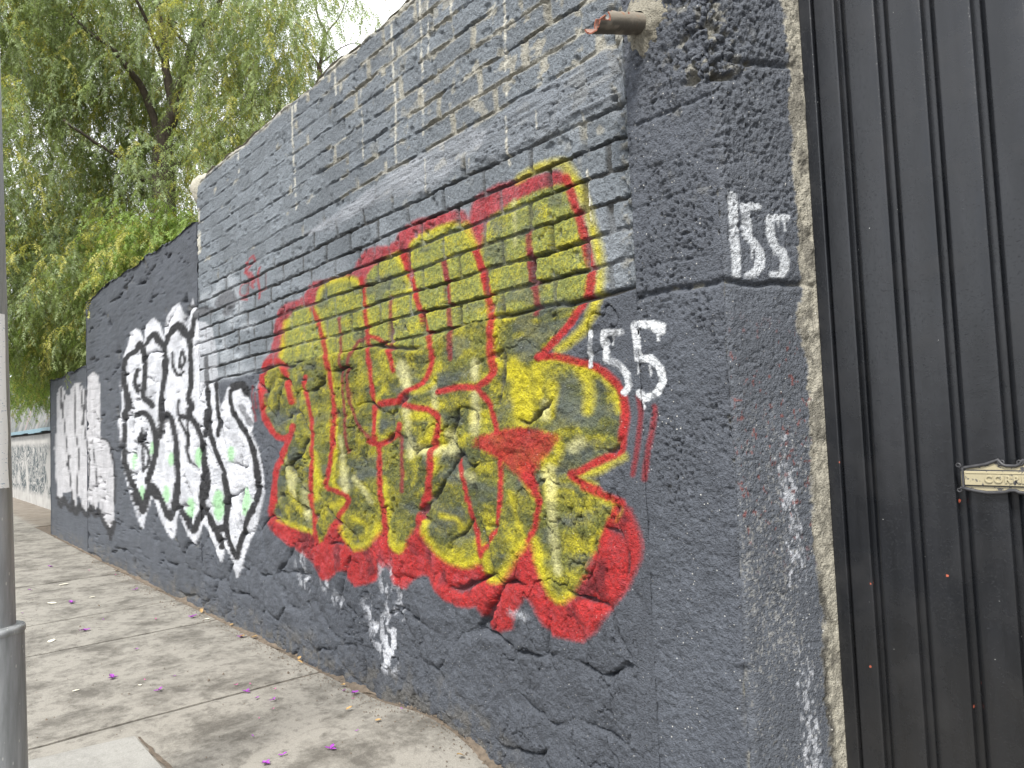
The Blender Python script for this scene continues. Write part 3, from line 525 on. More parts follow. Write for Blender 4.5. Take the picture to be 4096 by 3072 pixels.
def split_pieces(V, F, fid, C, parent, mat, namer, back=None):
    """one object per id; pieces get a skirt going back into the wall"""
    order = np.argsort(fid, kind='stable'); F = F[order]; fid = fid[order]
    cut = np.nonzero(np.diff(fid))[0] + 1; starts = np.concatenate([[0], cut, [len(fid)]])
    o0 = origin(parent); made = []
    for a, b in zip(starts[:-1], starts[1:]):
        f = F[a:b]; u, inv = np.unique(f, return_inverse=True); inv = inv.reshape(f.shape)
        v = V[u] - o0; c = C[u]
        nm = namer(int(fid[a]))
        if nm is None: continue
        name, skirt, sub = nm
        if skirt and len(f) > 3:
            e0 = inv.ravel(); e1 = np.roll(inv, -1, axis=1).ravel(); n = len(u)
            key = e0.astype(np.int64) * n + e1; rev = e1.astype(np.int64) * n + e0
            bd = ~np.isin(key, rev); p, q = e0[bd], e1[bd]
            bu, bi = np.unique(np.concatenate([p, q]), return_inverse=True); kk = len(p)
            bp, bq = bi[:kk], bi[kk:]
            dup = v[bu]; bk = dup + np.array(back)
            v = np.concatenate([v, dup, bk]); c = np.concatenate([c, c[bu], c[bu]]); m = len(bu)
            sk = np.stack([n + bq, n + bp, n + m + bp, n + m + bq], 1)
            inv = np.concatenate([inv, sk])
        made.append(link(name, raw_mesh(name, v, inv, c), mat, sub if sub is not None else parent))
    return made
# ------------------------------------------------------------------ the main wall: block courses on a rubble base
ZTOP = 3.885
def lin(a, b, step): return np.linspace(a, b, int(round((b - a) / step)) + 1)

wall = empty('boundary_wall', (-4.4, D, 0), 'tall grey wall of concrete blocks on painted rubble carrying the yellow and red graffiti', 'wall')
# column spacing follows the distance, so that relief stays finer near the gate
def columns(x0, x1, k):
    xs = [x0]
    while xs[-1] < x1 - 1e-6:
        x = xs[-1]; xs.append(x + k * (0.75 + (x * x) / (D * D) * 0.72))
    xs = np.array(xs); return x0 + (xs - x0) * (x1 - x0) / (xs[-1] - x0)

def wall_block(x0, x1, k, dz, zone, ztop_fn, zmax):
    us = columns(x0, x1, k); zs = lin(-0.36 if x1 > -4 else -0.08, zmax, dz)
    X, Z = [a.ravel() for a in np.meshgrid(us, zs, indexing='ij')]
    h, cid, C = shade_wall(X, Z, zone)
    V = np.stack([X, D - h, Z], 1); F = grid_faces(len(us), len(zs))
    zc = Z[F].mean(1); xc = X[F].mean(1)
    keep = zc < ztop_fn(xc); F = F[keep]
    # a face takes the id of one of its corners
    return V, F, cid[F[:, 0]], C

def top_main(x): return ZTOP + (fbm(x * 4, x * 0, 801, 4) - 0.5) * 0.09 - 0.10 * sstep(-6.75, -6.98, x)
A = wall_block(-4.2, WALL_R, 0.0031, 0.0056, 'main', top_main, 3.95)
B = wall_block(WALL_L, -4.2, 0.0034, 0.0078, 'main', top_main, 3.95)
V = np.concatenate([A[0], B[0]]); F = np.concatenate([A[1], B[1] + len(A[0])]); fid = np.concatenate([A[2], B[2]]); C = np.concatenate([A[3], B[3]])

bricks_part = None
def namer(i):
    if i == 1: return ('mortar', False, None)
    if i == 2: return ('render', False, None)
    if i == 3: return ('plaster_patch', True, None)
    if i == 4: return ('plaster_patch', True, None)
    if i == 5: return ('house_number', False, None)
    if i >= 100000: return ('stone', True, None)
    return ('brick', True, None)
# slivers cut off by patches join the mortar
cnt = {}
ids, inv_, num_ = np.unique(fid, return_inverse=True, return_counts=True)
small = (num_ < 60) & (ids > 10)
fid = np.where(small[inv_], np.where(ids[inv_] >= 100000, 2, 1), fid)
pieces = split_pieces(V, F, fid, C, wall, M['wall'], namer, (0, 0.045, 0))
for o in pieces:
    if o.name.startswith('house_number'): tag(o, 'white hand painted number 155 low on the wall')
    if o.name.startswith('plaster_patch'): tag(o, 'trowelled cement patch over the blocks')
M['core'] = simple('bare_masonry', srgb(150, 146, 138, ALB), 0.9, 0.2, 6, ((40, 0.5, 0.01),))
mb = MB(); mb.box(WALL_L + 0.01, WALL_R + 0.2, D + 0.046, D + 0.24, -0.3, ZTOP - 0.075); mb.build('core', M['core'], wall)
# rough mortar bed along the top of the wall
xs = np.linspace(WALL_L + 0.01, WALL_R + 0.2, 150); ys = np.linspace(D + 0.035, D + 0.24, 7)
gx, gy = [a.ravel() for a in np.meshgrid(xs, ys, indexing='ij')]
gz = top_main(gx) + 0.002 + (fbm(gx * 14, gy * 14, 811, 3) - 0.5) * 0.03 - 0.03 * sstep(D + 0.17, D + 0.24, gy)
link('coping', raw_mesh('coping', np.stack([gx, gy, gz], 1) - origin(wall), grid_faces(len(xs), len(ys))[:, ::-1], np.tile(CREAM, (len(gx), 1))), M['wall'], wall)
# lump of pale mortar on the far end
th, ph = [a.ravel() for a in np.meshgrid(np.linspace(0, 2 * np.pi, 25), np.linspace(0, np.pi, 15), indexing='ij')]
rr = 1 + (fbm(th * 1.5, ph * 2, 821, 3) - 0.5) * 0.35
lx = np.sign(np.sin(ph) * np.cos(th)) * np.abs(np.sin(ph) * np.cos(th)) ** 0.7
V = np.stack([WALL_L - 0.03 + 0.10 * lx * rr, D + 0.09 + 0.13 * np.sin(ph) * np.sin(th) * rr, 3.80 + 0.15 * np.cos(ph) * rr], 1)
link('mortar_lump', raw_mesh('mortar_lump', V - origin(wall), grid_faces(25, 15), np.tile(srgb(226, 220, 200, ALB), (len(V), 1))), M['wall'], wall)

# ------------------------------------------------------------------ rubble wall further along, and the low wall after it
rw = empty('rubble_wall', (-9.4, D, 0), 'dark grey painted rubble wall, lower than the block wall, behind the white lettering', 'wall')
def top_rub(x): return 3.50 + (fbm(x * 2.5, x * 0, 802, 4) - 0.5) * 0.10
def namer2(i):
    return ('render', False, None) if i == 2 else ('stone', True, None)
def build_rubble(parent, x0, x1, zone, topf, zmax, k, dz):
    V, F, fid, C = wall_block(x0, x1, k, dz, zone, topf, zmax)
    ids, inv_, num_ = np.unique(fid, return_inverse=True, return_counts=True)
    fid = np.where(((num_ < 30) & (ids > 10))[inv_], 2, fid)
    split_pieces(V, F, fid, C, parent, M['wall'], namer2, (0, 0.05, 0))
    zt = topf(np.array([x0, (x0 + x1) / 2, x1])).min() - 0.02
    mb = MB(); mb.box(x0 + 0.012, x1 - 0.004, D + 0.052, D + 0.30, -0.3, zt); mb.build('core', M['core'], parent)
    xs = np.linspace(x0, x1, 110); ys = np.linspace(D - 0.02, D + 0.30, 7)
    gx, gy = [a.ravel() for a in np.meshgrid(xs, ys, indexing='ij')]
    gz = topf(gx) - 0.012 + (fbm(gx * 9, gy * 9, 812, 3) - 0.5) * 0.05
    link('coping', raw_mesh('coping', np.stack([gx, gy, gz], 1) - origin(parent), grid_faces(len(xs), len(ys))[:, ::-1], np.tile(GREY_R, (len(gx), 1))), M['wall'], parent)
    # far end face
    ys = np.linspace(D - 0.01, D + 0.3, 14); zs = np.linspace(-0.05, zt, 90)
    gy, gz = [a.ravel() for a in np.meshgrid(ys, zs, indexing='ij')]
    gx = x0 + 0.006 + (fbm(gy * 7, gz * 5, 813, 3) - 0.5) * 0.03
    link('end_face', raw_mesh('end_face', np.stack([gx, gy, gz], 1) - origin(parent), grid_faces(len(ys), len(zs))[:, ::-1], np.tile(GREY_R, (len(gx), 1))), M['wall'], parent)
build_rubble(rw, -11.85, WALL_L - 0.002, 'rubble', top_rub, 3.62, 0.0056, 0.011)
lw = empty('low_wall', (-13.3, D, 0), 'low dark grey wall with silver lettering under the hanging branches', 'wall')
def top_low(x): return 2.60 + (fbm(x * 2.5, x * 0, 803, 4) - 0.5) * 0.08
build_rubble(lw, -14.80, -11.853, 'low', top_low, 2.7, 0.0052, 0.012)

# ------------------------------------------------------------------ concrete gate pillar: street face, rounded arris, splayed return
RL = 0.424                                                   # length of the return
ang = math.atan2(0.405, 0.125)
rdir = np.array([math.cos(ang), math.sin(ang)]); rnor = np.array([math.sin(ang), -math.cos(ang)])
pil = empty('gate_pillar', (-1.62, D + 0.2, 0), 'rough dark grey concrete pillar between the graffiti wall and the black gate', 'pillar')
us = np.concatenate([lin(WALL_R + 0.001, PIL_R - 0.02, 0.0046), lin(PIL_R - 0.016, PIL_R + 0.016, 0.004), lin(PIL_R + 0.02, PIL_R + RL + 0.004, 0.0042)])
zs = lin(-0.36, 3.75, 0.0055)
U, Z = [a.ravel() for a in np.meshgrid(us, zs, indexing='ij')]
n = len(U); hf = vn(U * 210, Z * 210, 300) * 0.6 + vn(U * 95, Z * 95, 301) * 0.4
s = U - PIL_R; cr = 0.030
arr = 0.02 * (fbm(Z * 3.0, Z * 0, 901, 4) - 0.5)             # the arris wanders
base_x = np.where(s < 0, U, PIL_R + rdir[0] * s); base_y = np.where(s < 0, D, D + rdir[1] * s)
# round the corner over +-cr
t = sstep(-cr, cr, s + arr)
nx = rnor[0] * t; ny = -(1 - t) + rnor[1] * t; ln = np.hypot(nx, ny); nx /= ln; ny /= ln
inset = 0.012 * np.exp(-(s / 0.018) ** 2) + 0.03 * sstep(0.62, 0.8, fbm(Z * 5, Z * 0 + 4, 902, 3)) * np.exp(-(s / 0.03) ** 2)
ra = 0.28 + 0.72 * sstep(2.35, 2.6, Z) + 0.4 * sstep(2.0, 1.9, Z) * (s < 0)
rough = (fbm(U * 7, Z * 7, 903, 3) - 0.5) * 0.014 + ra * ((fbm(U * 34, Z * 38, 904, 3) - 0.5) * 0.011 + (fbm(U * 95, Z * 95, 905, 2) - 0.5) * 0.005)
pits = (-0.011 * sstep(0.67, 0.75, fbm(U * 66, Z * 84, 906, 2)) - 0.006 * sstep(0.66, 0.74, fbm(U * 105, Z * 115, 936, 2))) * (0.35 + 0.6 * sstep(0.4, 0.6, fbm(U * 3, Z * 3, 907, 2)))
smooth_face = sstep(-0.02, 0.03, s) * sstep(2.0, 1.6, Z)      # lower return was floated smoother
h = rough * (1 - 0.55 * smooth_face) + pits * (1 - 0.6 * smooth_face) - inset
# form lines
for zl, dp, w0, u0, u1, cov in ((1.972, .022, .009, -1.9, -1.0, .8), (2.075, .006, .004, -1.9, -1.5, .7), (2.31, .006, .004, -1.9, -1.5, .8), (2.165, .004, .004, -1.9, -1.5, .5), (2.44, .005, .004, -1.9, -1.0, .5), (2.62, .012, .007, -1.9, -1.45, .6), (2.30, .005, .004, -1.47, -1.0, .7), (2.76, .020, .011, -1.45, -1.0, .8), (2.86, .02, .014, -1.9, -1.3, .35), (0.72, .004, .003, -1.47, -1.0, .5)):
    zz = zl + (fbm(U * 6, U * 0 + zl, 908, 4) - 0.5) * 0.05
    h = h - dp * np.exp(-((Z - zz) / w0) ** 2) * sstep(u0, u0 + .05, U) * sstep(u1, u1 - .05, U) * sstep(0.75 - cov, 0.95 - cov, fbm(U * 9, U * 0 + zl * 3, 909, 2))
# honeycombed concrete: gravel showing round the arris near the top
hc = np.exp(-((s + 0.02) / 0.15) ** 2) * sstep(2.22, 2.5, Z) * sstep(0.36, 0.54, fbm(U * 5, Z * 5, 910, 3) + 0.10 * np.exp(-((Z - 2.73) / 0.06) ** 2) + 0.14 * sstep(2.9, 3.1, Z))
g1, g2, gid = voro(U / 0.036, Z / 0.030, 911); gr = h2(gid, gid * 0, 912)
h = h + hc * ((0.013 * (1 - (g1 / 0.75) ** 2) * gr * 2.2 - 0.012 - 0.020 * sstep(0.08, 0.0, g2 - g1)))
h = h - 0.07 * np.exp(-(((s - 0.0) / 0.09) ** 2 + ((Z - 2.70) / 0.020) ** 2)) * sstep(0.4, 0.6, fbm(U * 18, Z * 18, 913, 3))
# cracks and long vertical fissure down the lower street face
C = np.tile(GREY_R, (n, 1)) * (0.86 + 0.28 * fbm(U * 1.7, Z * 1.9, 914, 4))[:, None]
C = mixc(C, srgb(104, 109, 117, ALB), smooth_face * 0.6); C = mixc(C, srgb(114, 119, 127, ALB), 0.6 * sstep(-0.01, 0.02, s))  # return side painted lighter to make up for the weaker light on it
bare = sstep(0.60, 0.68, fbm(U * 40, Z * 40, 915, 3)) * hc
C = mixc(C, CREAM * 0.75, bare * 0.8)
crv = sstep(-0.012, -0.024, h); C = mixc(C, CREAM * 0.6, crv * sstep(0.5, 0.65, fbm(U * 20, Z * 20, 916, 2)) * 0.8)
# scuffed lower return: bare concrete flecks, heavier toward the ground
sc = sstep(0.0, 0.03, s) * (sstep(0.60, 0.68, fbm(U * 130, Z * 105, 917, 3) + 0.02 * sstep(1.1, 0.2, Z) + 0.40 * (fbm(U * 7, Z * 4, 918, 3) - 0.74)))
C = mixc(C, srgb(205, 203, 196, ALB), np.clip(sc, 0, 1) * sstep(1.75, 1.2, Z) * 0.45)
C = mixc(C, srgb(235, 238, 244, 0.7), sstep(0.012, 0.0, np.abs(s - 0.24 + (Z - 1.0) * 0.03) - 0.035) * sstep(0.50, 0.62, fbm(U * 110, Z * 60, 919, 3) * 0.5 + 0.5 * fbm(U * 9, Z * 4, 939, 3) - 0.05) * sstep(1.55, 1.3, Z) * 0.5)
C = mixc(C, CREAM * 0.8, np.exp(-((s - 0.01) / 0.022) ** 2) * sstep(0.58, 0.66, fbm(U * 16, Z * 7, 920, 3)) * sstep(0.9, 0.5, Z))
C = mixc(C, srgb(150, 80, 70, ALB), sstep(0.73, 0.78, fbm(U * 70, Z * 50, 921, 3)) * sstep(0, .03, s) * sstep(0.9, 1.2, Z) * sstep(1.9, 1.7, Z) * 0.7)
# bare cement fillet along the gate frame
sw = s - (RL - 0.085) + (fbm(Z * 5, Z * 0, 922, 4) - 0.5) * 0.05 - 0.035 * np.exp(-((Z - 1.82) / 0.08) ** 2) * -1 + (fbm(U * 60, Z * 60, 923, 3) - 0.5) * 0.03
cem = sstep(-0.006, 0.006, sw)
cr2 = (fbm(U * 26, Z * 20, 924, 4) - 0.5)
h = h * (1 - 0.6 * cem) + cem * (0.006 + cr2 * 0.022 - 0.004)
h = h * (1 - sstep(RL - 0.02, RL - 0.002, s))
C = mixc(C, srgb(196, 190, 172, ALB) , cem * (0.92)); C = mixc(C, srgb(120, 116, 106, ALB), cem * sstep(0.5, 0.66, fbm(U * 22, Z * 14, 925, 3)) * 0.7)
C = mixc(C, srgb(34, 35, 38, ALB), cem * sstep(0.03, 0.0, sw) * sstep(0.55, 0.6, fbm(Z * 6, Z * 0 + 9, 926, 3)) * sstep(1.0, 0.9, Z) * 0.9)
P = graffiti(U, Z, C, h, np.zeros(n), hf)
P.coat('scuff2', srgb(225, 228, 235, 0.7), 0.5, 0.02, sstep(0.5, 0.65, fbm(U * 40, Z * 30, 927, 4)))
wear = sstep(0.28, 0.46, fbm(U * 30, Z * 30, 314, 3)); nm = num_mask(U, Z, 'num', hf) * (s < 0); nm2 = num_mask(U, Z, 'num2', hf)
C[:] = mixc(C, srgb(226, 229, 232, 0.72), nm * (0.35 + 0.65 * wear)); C[:] = mixc(C, srgb(206, 210, 214, 0.7), nm2 * (0.55 + 0.45 * wear)); h = h + 0.0015 * (nm + nm2)
X = base_x + nx * h; Y = base_y + ny * h
F = grid_faces(len(us), len(zs))
cid = np.where(nm2 > 0.5, 6, np.where(nm > 0.5, 5, np.where(sw > 0, 7, np.where((hc > 0.45) & (g2 - g1 > 0.07) & (gr > 0.25), 1000 + gid, 8))))
fid = cid[F[:, 0]]
ids, inv_, num_ = np.unique(fid, return_inverse=True, return_counts=True)
order = np.argsort(-num_ * (ids >= 1000)); keepers = set(ids[order[:260]].tolist())
fid = np.array([i if (i < 1000 or (i in keepers and c > 6)) else 8 for i, c in zip(ids.tolist(), num_.tolist())])[inv_]
def namer3(i):
    if i == 5 or i == 6: return ('house_number', False, None)
    if i == 7: return ('cement_fillet', False, None)
    if i == 8: return ('concrete_body', False, None)
    return ('pebble', False, None)
for o in split_pieces(np.stack([X, Y, Z], 1), F, fid, C, pil, M['pillar'], namer3, (0.02, 0.02, 0)):
    if o.name.startswith('house_number'): tag(o, 'white hand painted number 155')
    if o.name.startswith('cement_fillet'): tag(o, 'bare cream cement strip along the gate frame')
mb = MB(); mb.add([(WALL_R + .02, D + .06, -.3), (PIL_R - .03, D + .06, -.3), (PIL_R + .07, D + .46, -.3), (WALL_R + .02, D + .46, -.3), (WALL_R + .02, D + .06, 3.73), (PIL_R - .03, D + .06, 3.73), (PIL_R + .07, D + .46, 3.73), (WALL_R + .02, D + .46, 3.73)],
    [(0, 3, 2, 1), (4, 5, 6, 7), (0, 1, 5, 4), (1, 2, 6, 5), (2, 3, 7, 6), (3, 0, 4, 7)]); mb.build('core', M['core'], pil)
# ------------------------------------------------------------------ black metal gate
def gate_material():
    m, n, l, b = new_mat('black_gloss_paint'); p = pos(n)
    mp = n.new('ShaderNodeMapping'); mp.inputs['Scale'].default_value = (6, 6, 0.7); l.new(p, mp.inputs[0])
    v = noise(n, l, 2.2, 6, 0.6, mp.outputs[0]); v2 = noise(n, l, 5, 5, 0.65, p)
    c = mix_n(n, l, ramp(n, l, v, [(0.35, 0.0), (0.7, 1.0)]), (0.006, 0.0068, 0.0085), (0.014, 0.0152, 0.018))
    c = mix_n(n, l, ramp(n, l, v2, [(0.5, 0.0), (0.75, 0.6)]), c, (0.020, 0.020, 0.021))
    # flaked spots showing red primer, pale specks
    vo = n.new('ShaderNodeTexVoronoi'); vo.inputs['Scale'].default_value = 8.5; l.new(p, vo.inputs['Vector'])
    zc = n.new('ShaderNodeSeparateXYZ'); l.new(p, zc.inputs[0])
    low = ramp(n, l, math_n(n, l, 'MULTIPLY', zc.outputs[2], 0.5), [(0.66, 1.0), (0.72, 0.0)])
    wob = math_n(n, l, 'ADD', vo.outputs['Distance'], math_n(n, l, 'MULTIPLY', noise(n, l, 60, 3, 0.6, p), 0.12))
    c = mix_n(n, l, math_n(n, l, 'MULTIPLY', ramp(n, l, wob, [(0.105, 1.0), (0.112, 0.0)]), low), c, (0.42, 0.10, 0.055))
    v3 = n.new('ShaderNodeTexVoronoi'); v3.inputs['Scale'].default_value = 17; l.new(p, v3.inputs['Vector'])
    w3 = math_n(n, l, 'ADD', v3.outputs['Distance'], math_n(n, l, 'MULTIPLY', noise(n, l, 90, 2, 0.6, p), 0.10))
    c = mix_n(n, l, ramp(n, l, w3, [(0.066, 0.9), (0.07, 0.0)]), c, (0.5, 0.5, 0.48))
    dz = math_n(n, l, 'ADD', math_n(n, l, 'MULTIPLY', zc.outputs[2], 0.42), math_n(n, l, 'MULTIPLY', noise(n, l, 4, 5, 0.65, p), 0.5))
    c = mix_n(n, l, ramp(n, l, dz, [(0.30, 0.5), (0.72, 0.0)]), c, (0.024, 0.0225, 0.0205))          # street dust on the lower half
    l.new(c, b.inputs['Base Color'])
    l.new(ramp(n, l, v2, [(0.3, 0.17), (0.7, 0.36)]), b.inputs['Roughness']); b.inputs['Specular IOR Level'].default_value = 0.45
    nb = bump(n, l, noise(n, l, 5, 3, 0.5, p), 0.22, 0.012)
    nb = bump(n, l, ramp(n, l, noise(n, l, 130, 3, 0.6, p), [(0.58, 0.0), (0.78, 1.0)]), 0.30, 0.002, nb)
    nb = bump(n, l, noise(n, l, 420, 2, 0.5, p), 0.18, 0.001, nb)
    l.new(nb, b.inputs['Normal']); return m
M['gate'] = gate_material()
GY = 2.60; GZ0, GZ1 = -0.12, 3.72
gate = empty('metal_gate', (0.1, GY, 0), 'tall black painted sheet metal gate with vertical ribs and a letter slot', 'gate')
def extrude_profile(pts, z0, z1, nz=2):
    zs = np.linspace(z0, z1, nz); V = [(x, y, z) for x, y in pts for z in zs]; F = []
    for i in range(len(pts) - 1):
        for k in range(nz - 1): F.append((i * nz + k, (i + 1) * nz + k, (i + 1) * nz + k + 1, i * nz + k + 1))
    return V, F
def roundp(x0, x1, y, d, r=0.005, n=4):
    """front at y, sides going back to y+d, rounded front edges"""
    P = [(x0, y + d)]
    P += [(x0 + r - r * math.cos(a), y + r - r * math.sin(a)) for a in np.linspace(0, math.pi / 2, n)]
    P += [(x1 - r + r * math.sin(a), y + r - r * math.cos(a)) for a in np.linspace(0, math.pi / 2, n)]
    P += [(x1, y + d)]; return P
mb = MB(); mb.box(-1.353, -1.307, GY - 0.012, GY + 0.05, GZ0, GZ1, 0.004); mb.box(-1.46, -1.30, GY + 0.0505, GY + 0.09, GZ0, GZ1); mb.build('frame_post', M['gate'], gate)
mb = MB(); mb.add(*extrude_profile(roundp(-1.303, -1.2265, GY, 0.03, 0.006), GZ0, GZ1)); mb.build('stile', M['gate'], gate, smooth=False)
mb = MB(); mb.box(-1.306, 1.62, GY + 0.024, GY + 0.05, GZ0, GZ1); mb.build('back_sheet', M['gate'], gate)
# ribbed panels: left flank slopes out of the groove, right edge rolled
PW = 0.1455
prof = [(0.0, 0.022), (0.006, 0.021), (0.018, 0.004)] + [(0.018 + 0.004 * math.sin(a), 0.004 * math.cos(a)) for a in np.linspace(0.4, math.pi / 2, 3)]
prof = [(0.0, 0.023), (0.0075, 0.0225), (0.0095, 0.0125), (0.0115, 0.0095), (0.0235, 0.0012), (0.0265, 0.0002), (0.031, -0.0003), (0.06, -0.0016), (0.095, -0.0012), (0.119, 0.0), (0.1235, 0.0012), (0.126, 0.0045), (0.1265, 0.023)]
o0 = origin(gate)
V, F = extrude_profile([(x - 0.07, y) for x, y in prof], GZ0, GZ1)
me = bpy.data.meshes.new('panel'); me.from_pydata(V, [], F); me.update(); me.polygons.foreach_set('use_smooth', np.ones(len(me.polygons), bool)); me.materials.append(M['gate'])
xp = -1.2145
for i in range(18):
    o = bpy.data.objects.new('panel', me); COL.objects.link(o); o.parent = gate; o.location = (xp + 0.07 - o0[0], GY - o0[1], 0)
    o.rotation_euler[1] = (random.random() - .5) * 0.0016; xp += PW * (1 + (random.random() - .5) * 0.02)
mb = MB(); mb.box(1.42, 1.60, GY - 0.014, GY + 0.05, GZ0, GZ1, 0.004); mb.build('frame_post', M['gate'], gate)
mb = MB(); mb.box(-1.352, 1.60, GY - 0.016, GY + 0.05, GZ1 + 0.002, GZ1 + 0.06, 0.004); mb.build('top_rail', M['gate'], gate)

# ------------------------------------------------------------------ letter slot on the gate
def plate_material():
    m, n, l, b = new_mat('worn_cream_paint'); p = pos(n)
    f = ramp(n, l, noise(n, l, 38, 5, 0.65, p), [(0.56, 0.0), (0.60, 1.0)])
    l.new(mix_n(n, l, f, (0.33, 0.29, 0.185), (0.05, 0.05, 0.055)), b.inputs['Base Color']); b.inputs['Roughness'].default_value = 0.5
    l.new(bump(n, l, noise(n, l, 300, 3, 0.6, p), 0.3, 0.001), b.inputs['Normal']); return m
M['plate'] = plate_material()
M['iron'] = simple('worn_black_iron', (0.035, 0.035, 0.038), 0.5, 0.5, 60, ((160, 0.4, 0.002),))
ls = empty('letter_slot', (-0.782, GY - 0.02, 1.285), 'cream letter slot plate with embossed CORREO in a scrolled black frame on the gate', 'letter slot')
XA, XB = -0.9085, -0.6555
XC = (XA + XB) / 2
def mir(P): return P + [(2 * XC - x, z) for x, z in P[::-1]]
outl_top = [(-0.920, 1.312), (-0.905, 1.319), (-0.880, 1.323), (-0.850, 1.329), (-0.828, 1.337), (-0.815, 1.343), (-0.805, 1.330), (-0.795, 1.325)]
outl_bot = [(-0.920, 1.256), (-0.900, 1.251), (-0.875, 1.246), (-0.850, 1.243), (-0.822, 1.2445), (-0.800, 1.247), (-0.790, 1.252)]
PT = mir(outl_top); PB = mir(outl_bot)
poly = PT + PB[::-1]; nP = len(poly)
mb = MB(); y0, y1 = GY - 0.013, GY + 0.004
mb.add([(x, y0, z) for x, z in poly] + [(x, y1, z) for x, z in poly], [tuple(range(nP))[::-1]] + [(i, (i + 1) % nP, nP + (i + 1) % nP, nP + i) for i in range(nP)])
mb.build('backplate', M['plate'], ls)
mb = MB(); mb.box(XA, XB, GY - 0.0205, GY - 0.012, 1.2655, 1.3085, 0.0012); flap = mb.build('flap', M['plate'], ls)
mb = MB(); mb.box(XA + 0.004, XB - 0.004, GY - 0.0225, GY - 0.0195, 1.301, 1.3035, 0.0008); mb.build('flap_ridge', M['plate'], flap)
for nm, P_, rad in (('frame_edge', PT, 0.0052), ('frame_edge', PB, 0.0056)):
    mb = MB(); mb.tube([(x, GY - 0.015, z) for x, z in P_], rad, 8); mb.build(nm, M['iron'], ls, smooth=True)
mb = MB(); mb.box(XA - 0.004, XB + 0.004, GY - 0.0155, GY - 0.0122, 1.2615, 1.3125, 0.001); mb.build('flap_frame', M['iron'], ls)
mb = MB()
mb.box(XA - 0.008, XA - 0.0015, GY - 0.021, GY - 0.010, 1.256, 1.316, 0.0015); mb.build('frame_side', M['iron'], ls)
mb = MB(); mb.box(XB + 0.0015, XB + 0.008, GY - 0.021, GY - 0.010, 1.256, 1.316, 0.0015); mb.build('frame_side', M['iron'], ls)
def curl(cx, cz, r, a0, turns, sgn=1):
    mb = MB(); N = 18
    mb.tube([(cx + sgn * (r * (1 - 0.6 * k / N)) * math.cos(a0 + turns * 2 * math.pi * k / N), GY - 0.016, cz + (r * (1 - 0.6 * k / N)) * math.sin(a0 + turns * 2 * math.pi * k / N)) for k in range(N + 1)], [0.0032 * (1 - 0.5 * k / N) for k in range(N + 1)], 6)
    mb.build('scroll', M['iron'], ls, smooth=True)
for sg in (1, -1):
    f = lambda x: x if sg == 1 else 2 * XC - x
    curl(f(-0.926), 1.325, 0.008, -1.2, 1.1, sg); curl(f(-0.927), 1.249, 0.008, 1.2, -1.1, sg); curl(f(-0.806), 1.336, 0.010, 2.6, 1.2, sg)
cu = bpy.data.curves.new('letters', 'FONT'); cu.body = 'CORREO'; cu.size = 0.0295; cu.extrude = 0.0022; cu.bevel_depth = 0.0007; cu.offset = 0.0004; cu.space_character = 1.28; cu.align_x = 'CENTER'; cu.align_y = 'CENTER'
to = bpy.data.objects.new('tmp', cu); COL.objects.link(to)
dg = bpy.context.evaluated_depsgraph_get(); me = bpy.data.meshes.new_from_object(to.evaluated_get(dg)); bpy.data.objects.remove(to)
me.materials.clear(); o = link('lettering', me, M['plate'], flap); o.rotation_euler = (math.pi / 2, 0, 0); o.location = (XC - origin(ls)[0], GY - 0.0212 - origin(ls)[1], 1.2835 - origin(ls)[2])
tag(o, 'embossed capital letters CORREO')

# ------------------------------------------------------------------ broken rusty pipe sticking out of the wall
def pipe_material():
    m, n, l, b = new_mat('rusted_pipe'); p = pos(n)
    at = n.new('ShaderNodeAttribute'); at.attribute_name = 'paint'
    v = noise(n, l, 26, 6, 0.65, p)
    c = mix_n(n, l, ramp(n, l, v, [(0.60, 0.0), (0.68, 0.8)]), at.outputs[0], (0.24, 0.11, 0.05))
    l.new(c, b.inputs['Base Color']); b.inputs['Roughness'].default_value = 0.75
    nb = bump(n, l, noise(n, l, 90, 4, 0.6, p), 0.5, 0.004); l.new(nb, b.inputs['Normal']); return m
M['pipe'] = pipe_material()
pp = empty('drain_pipe', (-1.766, D, 2.998), 'rusty broken drain pipe stub sticking out near the top of the wall', 'pipe')
LP = 0.275; na, nl = 44, 60
tt = np.linspace(-0.12, 1.0, nl); aa = np.linspace(0, 2 * np.pi, na + 1)
Tt, Aa = [a.ravel() for a in np.meshgrid(tt, aa, indexing='ij')]
def pipe_shell(r, flip, col):
    # the pipe droops towards its mouth
    x = -1.766 + r * np.cos(Aa); zc = 2.998 - 0.078 * np.maximum(Tt, 0) ** 1.1; z = zc + r * np.sin(Aa); y = D - LP * Tt
    F = grid_faces(nl, na + 1); tc = Tt[F].mean(1); ac = Aa[F].mean(1)
    up = np.abs(((ac - np.pi / 2 + np.pi) % (2 * np.pi)) - np.pi)          # 0 on top
    # corroded gap along the crown, mouth cut back to a half pipe
    gap = 0.10 + 0.42 * sstep(0.25, 0.45, tc) * sstep(1.0, 0.85, tc) * (0.3 + 1.2 * vn(tc * 16, tc * 0, 31)) + 0.5 * vn(tc * 30, tc * 0 + 2, 32) * sstep(.2, .4, tc)
    gap = gap * sstep(0.12, 0.2, tc)
    mouth = 0.80 + 0.02 * vn(ac * 9, ac * 0, 33) - 0.0 * up
    low = up > 1.9
    keep = (up > gap) & ((tc < mouth) | low) & ((tc < 0.985 + 0.02 * vn(ac * 12, ac * 0, 34)))
    F = F[keep]
    if flip: F = F[:, ::-1]
    V = np.stack([x, y, z], 1) - origin(pp)
    return V, F, np.tile(col, (len(V), 1))
va, fa, ca = pipe_shell(0.041, True, srgb(158, 148, 132, ALB)); vb, fb, cb = pipe_shell(0.0355, False, srgb(186, 150, 136, ALB))
